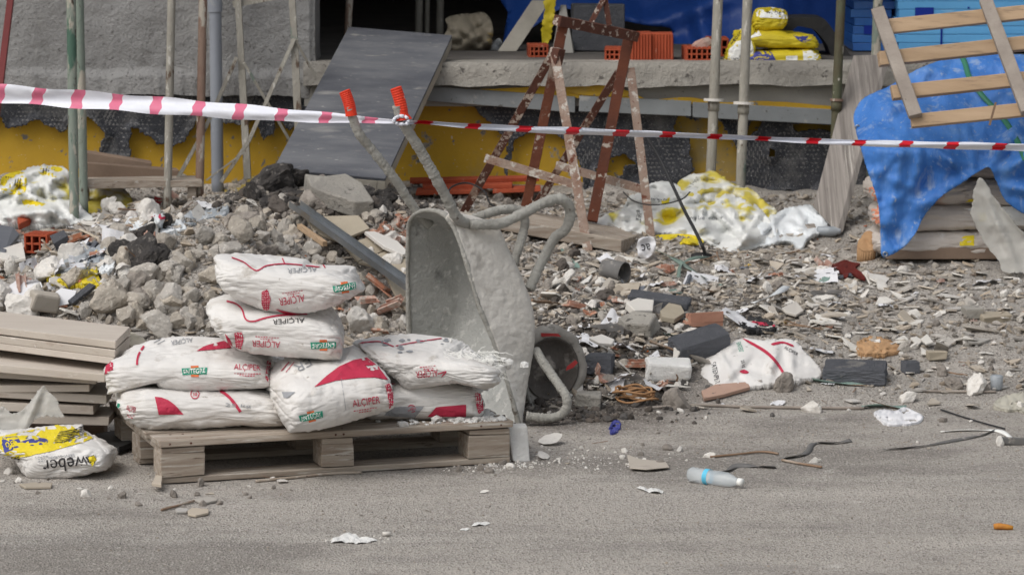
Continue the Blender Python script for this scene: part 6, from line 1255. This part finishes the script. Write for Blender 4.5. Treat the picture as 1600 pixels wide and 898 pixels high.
mb = MB(); mb.bar(p0, p1, .05, .003); mb.build('web', M['steel'], rl); d = (p1-p0).normalized(); s_ = d.cross(Vector((0, 0, 1))).normalized()
for sg in (-1, 1): q = s_*sg*.0265; mb = MB(); mb.bar(p0+q+Vector((0, 0, .011)), p1+q+Vector((0, 0, .011)), .003, .025); mb.build('flange', M['steel'], rl)
mb = MB(); mb.bar(G(468, 372)+Vector((0, 0, .05)), G(508, 404)+Vector((0, 0, .06)), .02, .02); tag(mb.build_at('batten', M['wood_pale'], G(488, 388)), 'short pale batten under the steel rail', 'batten')
for (x, y, s, l) in ((598,338,.05,'white plaster lump on top of the brick pile'),(600,366,.045,'white plaster lump in the middle of the brick pile'),(580,383,.04,'white plaster crumb at the left foot of the brick pile'),(170,330,.09,'large white plaster lump beside the left bench'),(185,336,.08,'white plaster lump right of the bench lump'),(205,388,.07,'white plaster lump with a pointed top on the left heap'),(190,392,.06,'white plaster lump on the left heap beside the felt'),(565,518,.12,'white plaster block behind the torn white sack'),(536,505,.05,'pointed white lump beside the third layer sack')):
    drop('plaster', G(x, y), s, '', .6, lift=.8, label=l)
for (a, b, l) in (((590,468),.13,'broken orange brick piece behind the torn sack'), ((575,486),.11,'orange brick shard left of the white plaster block'), ((612,500),.14,'long orange brick shard leaning behind the torn sack'), ((560,470),.10,'orange brick shard right of the topmost sack')):
    drop('brick', G(*a), b, '', .5, lift=.8, label=l)
# foot of the yellow wall
for i, (x0, y0, x1, y1, Y, th) in enumerate(((640,288,842,284,15.3,.02), (660,297,800,294,15.22,.02), (650,305,740,304,15.15,.02), (770,302,845,299,15.2,.02))):
    p, q = Q(x0, y0, Y), Q(x1, y1, Y); mb = MB(); mb.hexa(p, q-p, (0, .12, 0), (0, 0, th), jit=.003)
    tag(mb.build_at('clay_slab', M['brick'], p, bevel=.003), ('longest orange clay slab at the foot of the yellow wall','second orange clay slab under the long one','lowest orange clay slab beside the wheelbarrow handle','short orange clay slab behind the trestle feet')[i], 'brick')
# foam, blocks and bricks in the rubble field
def block(name, label, cat, px, py, size, rz, m, rx=0, ry=0, lift=0, bevel=.004, jit=.006):
    c = G(px, py); Mr = Matrix.Rotation(rz, 3, 'Z') @ Matrix.Rotation(ry, 3, 'Y') @ Matrix.Rotation(rx, 3, 'X'); mb = MB(); mb.box(c+Vector((0, 0, size[2]/2+lift)), size, jit=jit, rot=Mr)
    return tag(mb.build_at(name, M[m], c, bevel=bevel), label, cat)
def foam(label, px, py, size, rz, rx=0, ry=0, seed=0, lift=0, m='eps'):
    n = 26; g = np.linspace(-1, 1, n); mb = MB(); a, b = np.meshgrid(g, g); o = np.ones_like(a); c = G(px, py); Mr = np.array(Matrix.Rotation(rz, 3, 'Z') @ Matrix.Rotation(ry, 3, 'Y') @ Matrix.Rotation(rx, 3, 'X'))
    for k, A in enumerate(((a, b, o), (b, a, -o), (o, a, b), (-o, b, a), (b, o, a), (a, -o, b))):
        S = np.stack(A, -1); S = S*(1-.06*(np.abs(S)**6).sum(-1, keepdims=True)/3); d = 1+.12*fbm(S[..., 0]*1.5+seed, S[..., 1]*1.5, S[..., 2]*1.5, 3, seed)+.07*fbm(S[..., 0]*9, S[..., 1]*9, S[..., 2]*9, 3, seed)*(1 if k else .3)
        mb.grid((S*d[..., None]*np.array(size)/2) @ Mr.T+np.array(c)+np.array([0, 0, size[2]/2+lift]), mi=0 if k else 1)
    return tag(mb.build_at('foam_block', [M['eps_face'], M[m]], c), label, 'foam')
foam('dark graphite foam block lying at the road side of the rubble', 1336, 592, (.238, .15, .062), -.16, .12, seed=1, lift=-.005)
foam('pointed dark foam chunk left of the torn white sack', 1092, 556, (.22, .11, .085), .42, .3, -.22, seed=2, lift=.0)
foam('long dark foam strip in the middle of the rubble', 1030, 484, (.25, .07, .035), -.28, .3, .1, seed=3, lift=.02)
foam('dark foam block with white top beside the wheel', 938, 582, (.10, .09, .07), -.2, seed=4)
foam('small dark foam offcut right of the big foam block', 1422, 582, (.06, .06, .045), .2, seed=5)
flat_px('plaster_slab', 'white plaster crust lying on the dark foam block by the wheel', 'plaster', [(920,558),(940,552),(960,560),(956,568),(936,566)], .012, 'plaster', .075)
block('concrete_block', 'pale concrete block lying left of the torn white sack', 'block', 1042, 590, (.165, .10, .06), .03, 'powder', .1, 0, 0, .012, .012)
block('concrete_block', 'square grey concrete block right of the barrow wheel', 'block', 918, 636, (.09, .08, .055), -.1, 'concrete', .1, .05, 0, .008, .008)
block('concrete_block', 'grey angular block near the middle of the rubble field', 'block', 1000, 520, (.12, .10, .06), -.4, 'concrete', .25, .1, 0, .008, .012)
block('paving_block', 'flat beige paving block at the far right of the rubble', 'block', 1556, 500, (.12, .10, .028), .15, 'slab_tile', .1, 0, 0)
block('paving_block', 'grey paving piece left of the far right beige block', 'block', 1520, 494, (.07, .08, .035), .1, 'concrete', .05, 0, 0)
block('concrete_block', 'small brown grey block right of the foam block', 'block', 1462, 560, (.075, .06, .032), .1, 'slab_tile')
block('concrete_block', 'square stone standing at the left of the concrete heap', 'block', 72, 494, (.10, .08, .075), .3, 'chunk', .1, .1, .02, .01, .012)
flat_px('concrete_slab', 'grey slab fragment lying tilted in the rubble centre', 'rubble', [(966,512),(990,500),(1016,512),(1004,530),(980,524)], .03, 'concrete', .04, bevel=.004)
flat_px('concrete_slab', 'pale square slab fragment above the tilted one', 'rubble', [(978,492),(996,484),(1022,488),(1020,504),(992,504)], .03, 'shard_pale', .05, bevel=.004)
flat_px('concrete_slab', 'mottled round cornered tile piece left of the channel brick', 'tile', [(1032,500),(1048,486),(1062,488),(1070,504),(1054,514),(1034,510)], .02, 'slab_tile', .04)
flat_px('tile_plank', 'long pinkish tile lying on the road edge of the rubble', 'tile', [(1096,618),(1118,608),(1168,604),(1172,612),(1130,624),(1100,630)], .014, mat('dusty_pink_tile', srgb(182,152,136), srgb(166,136,120), 6, bump=.3, bscale=60, rough=.9, spots=[(srgb(110,98,92), 40, .64, .05)]), .02)
cb = G(1098, 514); t = thing('channel_brick', 'pinkish broken brick channel in the middle of the rubble', 'brick', cb); Mr = Matrix.Rotation(.32, 3, 'Z')
for nm, c_, sz in (('base', (0, 0, .008), (.14, .075, .016)), ('web', (0, -.032, .036), (.138, .011, .042)), ('web', (.005, .032, .03), (.12, .011, .03)), ('web', (-.01, 0, .026), (.10, .010, .022))):
    mb = MB(); mb.box(cb+Vector((0, 0, .015))+Mr @ Vector(c_), sz, rot=Mr, jit=.004); mb.build(nm, M['brick_shard' if 0 else 'rust_grey' if 0 else 'brick_dusty'] if 'brick_dusty' in M else mat('dusty_pink_brick', srgb(186,142,122), srgb(170,124,104), 6, bump=.4, bscale=60, rough=.9), t, bevel=.002)
# torn sack with a few lumps of plaster
def dome(px, py): return G(1190, 600).y+(600-py)/75*.34-.05*math.sin(max(0, min(1, (px-1096)/186))*math.pi)
so, ss = crumple('plaster_sack', [(1098,604),(1095,584),(1106,564),(1126,548),(1146,534),(1166,528),(1190,532),(1218,530),(1240,532),(1256,548),(1270,562),(1281,576),(1282,588),(1262,592),(1236,596),(1204,600),(1164,606),(1124,608)], dome, .05, 32, 3.5, 'sack', 'torn half empty white sack with red stripes in the rubble field', 'sack', 520, thick=.03, folds=[((1130,600),(1180,540),7,.04), ((1200,595),(1215,535),7,.05), ((1240,590),(1232,540),6,.04)])
decal(so, ss, [('t','black',('SATENPER', 1118, 582, 34, 8, 78)), ('t','green',('ENTEGRE', 1157, 544, 20, 7, 72)), ('t','black',('25 kg', 1161, 568, 12, 7, 70)), ('p','red',[(1160,528),(1177,535),(1200,549),(1217,567),(1230,590),(1227,591),(1213,569),(1196,552),(1174,538)]), ('p','red',[(1206,536),(1222,533),(1238,538),(1239,541),(1224,536),(1208,539)]), ('p','red',[(1156,579),(1163,577),(1170,581),(1166,583),(1158,582)]), ('t','black',('ALÇIPER', 1236, 548, 24, 6, 30))], PM)
for (x, y, s, l) in ((1108,560,.085,'lumpy white plaster spilling from the torn sack, upper lump'),(1096,572,.08,'white plaster lump at the left mouth of the torn sack'),(1128,548,.06,'white plaster lump on top of the torn sack'),(1082,552,.06,'white plaster lump beside the pointed foam chunk'),(862,694,.085,'oval white plaster lump on the road right of the pallet'),(848,716,.05,'grey white lump beside the white slab at the pallet corner'),(440,754,.035,'small white lump in front of the pallet'),(757,770,.025,'tiny white crumb on the road before the pallet'),(900,372,.05,'white lump behind the barrow leg'),(1014,386,.05,'white lump at the trestle foot')):
    drop('plaster', G(x, y), s, '', .4, lift=.5, label=l, flat=s*.34)
mb = MB(); A = G(806, 722); mb.hexa(A-Vector((.012, 0, 0)), (.062, .02, 0), (-.01, .035, .004), (-.012, .03, .115), jit=.005); tag(mb.build_at('plaster_slab', M['powder'], A, bevel=.006), 'white plaster slab standing against the right pallet corner', 'plaster')
# rope, wrapper, bottle, cloth
ro = thing('hose_coil', 'tan hose coiled on the rubble edge', 'hose', G(992, 632)); cc = G(992, 630); rr = random.Random(3); pts = []
for i in range(260):
    a = i*.16; r = .058+.012*math.sin(i*.045)+.004*rr.random(); pts.append(cc+Vector((r*math.cos(a)*1.05+.012*math.sin(i*.02), r*math.sin(a)*.8, .012+.05*(i/260)+.006*math.sin(a*2+i*.1))))
mb = MB(); mb.tube(pts, .0042, 6); mb.build('coil', M['hose'], ro, smooth_=True)
crumple('wrapper', [(954,676),(955,662),(962,656),(969,660),(968,670),(960,677)], gbed(.02), .015, 8, 2, 'blue_print', 'small violet sweet wrapper on the road', 'wrapper', 530, thick=.01)
crumple('cloth', [(1366,644),(1384,640),(1400,642),(1412,636),(1428,642),(1442,650),(1434,660),(1414,662),(1398,664),(1382,660)], gbed(.03), .03, 16, 3, 'paper', 'white rag lying on the right of the road edge', 'rag', 531, thick=.02)
bt = thing('bottle', 'clear plastic bottle with a cyan label band lying on the road', 'bottle', G(1118, 762)); b0, b1 = G(1077, 752)+Vector((0, 0, .026)), G(1162, 763)+Vector((0, 0, .02)); d = (b1-b0)
prof = [(0, .006), (.01, .022), (.06, .0255), (.2, .0245), (.26, .026), (.42, .0245), (.55, .026), (.7, .025), (.8, .018), (.87, .0115), (.9, .0115)]
mb = MB(); mb.tube([b0+d*t_ for t_, _ in prof], [r for _, r in prof], 16); mb.build('body', M['bottle'], bt, smooth_=True)
mb = MB(); mb.tube([b0+d*.9, b0+d*.98], .0125, 14); mb.build('cap', M['white_print'], bt, smooth_=True); mb = MB(); mb.tube([b0+d*.30, b0+d*.38], .0262, 16, cap=False); mb.build('label_band', M['cyan'], bt, smooth_=True)
bt2 = G(1295, 370); mb = MB(); mb.tube([bt2+Vector((x, 0, .025)) for x in (-.055, -.05, .02, .045, .052)], [.01, .022, .022, .012, .012], 12); tag(mb.build_at('bottle', M['clear_film'], bt2, smooth_=True), 'cloudy small bottle lying at the foot of the grey plank', 'bottle')
bt3 = G(1557, 608); mb = MB(); mb.tube([bt3+Vector((0, 0, z)) for z in (0, .003, .05, .055)], [.02, .022, .025, .018], 12); tag(mb.build_at('cup', M['clear_film'], bt3, smooth_=True), 'clear plastic cup near the right edge', 'cup')
crumple('mesh_scrap', [(1553,632),(1562,622),(1580,616),(1604,614),(1610,640),(1580,640),(1562,638)], gbed(.04), .03, 14, 3, 'net', 'beige mesh fabric scrap at the right picture edge', 'mesh', 532, thick=.02)
crumple('mesh_scrap', [(203,520),(214,522),(228,532),(222,540),(206,546)], lambda px, py: 11.35, .01, 14, 3, 'net', 'white reinforcing mesh scrap behind the board stack', 'mesh', 533)
crumple('cardboard', [(1338,545),(1346,530),(1370,526),(1400,536),(1408,546),(1384,552),(1356,554)], gbed(.04), .03, 18, 3, 'card', 'crumpled brown cardboard above the dark foam block', 'cardboard', 534, thick=.02)
crumple('cardboard', [(1340,384),(1350,364),(1362,362),(1368,374),(1366,390),(1350,393)], bed(393, 13.95, 362, 14.02), .03, 14, 3, 'card', 'crushed tan cup shaped card beside the tarpaulin corner', 'cardboard', 535, thick=.02)
co, cs_ = crumple('cap', [(1152,500),(1164,494),(1190,496),(1208,504),(1212,514),(1190,519),(1166,514)], gbed(.05), .02, 18, 2.5, 'black', 'dark cap with a dark red rim lying in the rubble', 'cap', 536, thick=.02)
decal(co, cs_, [('p','red',[(1152,499),(1180,502),(1209,506),(1210,510),(1180,507),(1154,504)])], PM)
flat_px('cardboard', 'grey flattened carton flap on the road right of the pallet', 'cardboard', [(980,714),(1000,722),(1040,726),(1046,734),(1010,738),(984,736)], .004, 'shard', .012)
flat_px('tile_shard', 'white triangular shard standing out right of the cardboard', 'tile shard', [(1438,542),(1448,532),(1458,546),(1446,548)], .008, 'shard_pale', .03)
flat_px('tile_shard', 'pale tile corner left of the white triangular shard', 'tile shard', [(1422,536),(1432,532),(1442,540),(1434,546)], .008, 'shard_pale', .02)
flat_px('tile_shard', 'grey arrow shaped tile shard on the bare ground at right', 'tile shard', [(1468,534),(1482,532),(1494,538),(1482,546)], .01, 'shard', .015)
flat_px('tile_shard', 'large white tile shard below the tarpaulin', 'tile shard', [(1258,478),(1276,468),(1300,470),(1296,482),(1270,486)], .012, 'shard_pale', .02)
flat_px('tile_shard', 'grey tile shard right of the torn white sack top', 'tile shard', [(1222,490),(1244,484),(1256,494),(1244,504),(1228,500)], .01, 'shard', .03)
flat_px('tile_shard', 'flat grey tile shard in front of the pallet', 'tile shard', [(303,784),(316,781),(336,780),(340,785),(318,790)], .008, 'shard', .01)
flat_px('tile_shard', 'notched grey tile shard on the road below the pallet', 'tile shard', [(293,802),(300,797),(326,799),(326,805),(306,809),(294,807)], .008, 'shard', .01)
flat_px('tile_shard', 'narrow grey tile shard left of the notched one', 'tile shard', [(274,799),(280,797),(296,799),(292,803),(276,803)], .008, 'shard', .01)
flat_px('tile_shard', 'flat tile shard in front of the yellow and white sack', 'tile shard', [(30,760),(56,757),(82,758),(80,764),(40,765)], .008, 'shard', .01)
flat_px('tile_shard', 'tile shard standing by the left front pallet block', 'tile shard', [(237,768),(244,756),(254,756),(252,770)], .012, 'shard', .03)
# straps, sticks and wires
def strand(name, label, cat, pts, r, m, lift=.006, flat=None, n=6):
    P = catmull([G(p[0], p[1])+Vector((0, 0, lift+(p[2] if len(p) > 2 else 0))) for p in pts], n); mb = MB()
    if flat:
        rows = []
        for i, p in enumerate(P):
            t = (P[min(i+1, len(P)-1)]-P[max(i-1, 0)]).normalized(); sd_ = t.cross(Vector((0, 0, 1))).normalized()*flat; tw = Vector((0, 0, .6*flat*math.sin(i*.35))); rows.append([tuple(p-sd_-tw), tuple(p+sd_+tw)])
        mb.grid(np.array(rows)); o = mb.build_at(name, M[m], P[0], smooth_=True, solid=.0015)
    else:
        mb.tube(P, r, 6, rough=.1); o = mb.build_at(name, M[m], P[0], smooth_=True)
    return tag(o, label, cat)
strand('band', 'dull grey band curling on the road above the bottle', 'band', [(1112,742),(1134,738),(1150,730),(1180,730),(1212,732)], 0, 'grey_strap', flat=.010)
strand('band', 'grey bent band right of the carton flap', 'band', [(1220,718),(1245,714),(1262,708),(1272,694),(1300,694),(1330,690)], 0, 'grey_strap', flat=.009)
strand('stick', 'reddish brown stick under the bent grey band', 'stick', [(1222,721),(1248,726),(1284,732)], .0045, 'stick')
strand('stick', 'thin brown stick lying left of the bent grey band', 'stick', [(1110,716),(1150,712),(1190,708),(1216,711)], .004, 'stick')
strand('stick', 'long grey lath along the road edge below the torn sack', 'stick', [(1010,640),(1090,635),(1180,638),(1350,640)], .006, 'wood_batten')
strand('stick', 'thin straight stick lying near the right edge', 'stick', [(1445,613),(1500,614),(1556,614)], .005, 'wood_batten')
strand('stick', 'flat splinter on the road in front of the pallet', 'stick', [(252,799),(275,793),(303,785)], .004, 'stick')
strand('stick', 'thin lath lying along the front of the pallet', 'stick', [(400,754),(460,748),(520,742),(565,740)], .005, 'wood_dusty')
strand('strap', 'dark green strap curving over the road at the right', 'strap', [(1380,704),(1430,700),(1480,692),(1530,682),(1556,672)], 0, 'grey_strap', flat=.006)
strand('strap', 'white strap end at the right picture edge', 'strap', [(1470,676),(1520,674),(1560,675),(1580,686),(1596,695)], 0, 'white_print', flat=.007)
strand('strap', 'grey green packing strap looping below the film', 'strap', [(1014,398),(1040,408),(1062,420),(1080,432),(1104,446)], 0, 'strap', lift=.03, flat=.010)
strand('strap', 'second grey green strap crossing the first one', 'strap', [(1060,444),(1064,424),(1084,414),(1110,412)], 0, 'strap', lift=.03, flat=.008)
strand('strap', 'teal strap lying in front of the torn white sack', 'strap', [(1240,590),(1290,600),(1340,602),(1372,598)], 0, 'gscrap', lift=.01, flat=.012)
strand('strap', 'teal strip by the white rag', 'strap', [(1346,638),(1380,637),(1416,640)], 0, 'gscrap', lift=.01, flat=.012)
strand('wire', 'thin dark wire on the right of the road', 'wire', [(1470,642),(1500,652),(1540,664),(1570,672)], .003, 'cable')
strand('strip', 'pale plastic strip in the upper rubble at the right', 'strip', [(1176,484),(1200,476),(1222,464),(1230,458)], 0, 'film_white', lift=.03, flat=.012)
block('timber_offcut', 'dark timber end at the right picture edge', 'timber', 1590, 694, (.14, .04, .025), -.06, 'grey_strap')
cb_ = catmull([Q(1010, 214, 14.55), Q(1030, 246, 14.4), Q(1052, 292, 14.25), Q(1070, 330, 14.1), Q(1088, 364, 13.9), Q(1099, 388, 13.82), G(1101, 402)+Vector((0, 0, .02))], 8); mb = MB(); mb.tube(cb_, .0075, 8); tag(mb.build_at('cable', M['cable'], cb_[-1], smooth_=True), 'thick black cable hanging down over the white film', 'cable')
cb_ = catmull([Q(974, 300, 14.3), Q(990, 314, 14.1), Q(1015, 320, 13.98), Q(1042, 318, 13.96), Q(1066, 311, 14.1), Q(1078, 300, 14.3)], 8); mb = MB(); mb.tube(cb_, .003, 6); tag(mb.build_at('wire', M['cable'], cb_[0], smooth_=True), 'thin black wire looping across the white film', 'wire')
cb_ = catmull([Q(700, 304, 14.3), Q(706, 292, 14.4), Q(730, 286, 14.5), Q(756, 298, 14.4), Q(766, 318, 14.2), Q(790, 330, 14.0)], 8); mb = MB(); mb.tube(cb_, .004, 6); tag(mb.build_at('wire', M['cable'], cb_[0], smooth_=True), 'grey wire loop behind the near barrow handle', 'wire')
dsc = G(1096, 408); mb = MB(); mb.tube([dsc+Vector((0, 0, .0)), dsc+Vector((0, 0, .03)), dsc+Vector((0, 0, .035))], [.045, .045, .03], 18); tag(mb.build_at('plug', M['black'], dsc, smooth_=True), 'dark round base at the end of the thick cable', 'base')
tn = G(960, 440); t = thing('rubber_sleeve', 'crushed dark grey tin lying in front of the plank', 'tin', tn); mb = MB(); ct = tn+Vector((0, 0, .045)); dd = Vector((.08, -.06, -.01)); mb.tube([ct-dd*.5, ct-dd*.48, ct, ct+dd*.48, ct+dd*.5], [.03, .045, .042, .046, .046], 18, cap=False, rough=.05); mb.build('wall', M['bscrap'] if 0 else M['grey_strap'], t, smooth_=True, solid=.003)
mb = MB(); mb.tube([ct-dd*.49, ct-dd*.44], .042, 18); mb.build('bottom', M['black'], t, smooth_=True)
# stain, powder and the small things on the road
v, f = tri_fill(smooth_poly([(1290,424),(1306,420),(1318,414),(1332,418),(1344,420),(1336,426),(1346,434),(1352,444),(1340,440),(1328,434),(1322,442),(1312,432),(1304,428)], 4), 5); mb = MB(); mb.add([G(a, b)+Vector((0, 0, .014)) for a, b in v], f); tag(mb.build_at('stain', M['stain'], G(1322, 430), solid=.01), 'dark red splash of dried paint on the rubble ground', 'stain')
def powder(label, poly, seed, h=.005):
    v, f = tri_fill(densify(smooth_poly(poly, 4), 3, .35, seed), 2.2, seed); mb = MB(); P = []
    for a, b in v:
        g = G(a, b); dmin = min(math.dist((a, b), q) for q in poly); P.append(g+Vector((0, 0, .001+h*min(1, dmin/6)*(.4+1.2*float(vn(a/7., b/3., 0, seed))))))
    mb.add(P, f); tag(mb.build_at('plaster_powder', M['powder'], P[0]), label, 'plaster')
powder('white plaster powder spilt on the bare road in front', [(517,848),(530,838),(550,834),(562,840),(590,844),(574,848),(556,850),(540,848)], 1)
powder('thin white powder smear on the road right of the spilt patch', [(736,822),(752,816),(766,817),(758,821)], 2, .004)
powder('tiny white powder spot left of the thin smear', [(718,828),(726,825),(734,826),(728,829)], 3, .004)
powder('white scraping on the road above the bottle', [(994,762),(1012,764),(1034,766),(1034,771),(1014,770)], 6, .006)
cg = G(604, 837); mb = MB(); mb.tube([cg+Vector((-.012, 0, .007)), cg+Vector((.012, .004, .007))], .0065, 10); tag(mb.build_at('cigarette_butt', M['plaster'], cg, smooth_=True), 'tiny pale cylinder beside the spilt powder on the road', 'cigarette butt')  # cigarette butt, made as a short pale cylinder
cg = G(1567, 827); mb = MB(); mb.tube([cg+Vector((-.028, 0, .010)), cg+Vector((-.014, 0, .011)), cg+Vector((.014, 0, .008)), cg+Vector((.03, -.004, .007))], [.008, .010, .008, .006], 8, rough=.15); tag(mb.build_at('orange_peel', mat('orange_scrap', srgb(206,146,56), srgb(170,104,52), 20, bump=.3, rough=.6), cg, smooth_=True), 'small orange scrap lying alone on the road at right', 'scrap')
crumple('plastic_sheet', [(-10,690),(0,636),(20,646),(40,636),(58,614),(68,602),(76,612),(88,622),(94,640),(100,652),(70,650),(52,658),(36,680),(20,692)], lambda px, py: 10.95-(py-640)/1500, .012, 34, 3, 'grey_film', 'grey cloudy plastic sheet tucked into the board stack', 'plastic sheet', 540, folds=[((66,604),(36,676),5,.03)])
flat_px('rubber_mat', 'black rubber pieces between the board stack and the pallet', 'rubber', [(150,690),(196,682),(206,704),(186,712),(150,706)], .02, 'black', .03)

# tell look-alike neighbours apart by their order from the left
dup = {}
for o in C.objects:
    if o.parent is None and o.get('label') and o.get('group'): dup.setdefault(o['label'], []).append(o)
ORD = ['leftmost', 'second from left', 'third from left', 'fourth from left', 'fifth from left', 'sixth from left', 'seventh from left', 'eighth from left']
for lb, L in dup.items():
    if 2 <= len(L) <= 8:
        L.sort(key=lambda o: o.location.x/max(1, o.location.y))
        for i, o in enumerate(L):
            w2 = ('left one' if i == 0 else 'right one') if len(L) == 2 else ('rightmost' if i == len(L)-1 else ORD[i])
            if len((lb+' '+w2).split()) <= 16: o['label'] = lb+', '+w2
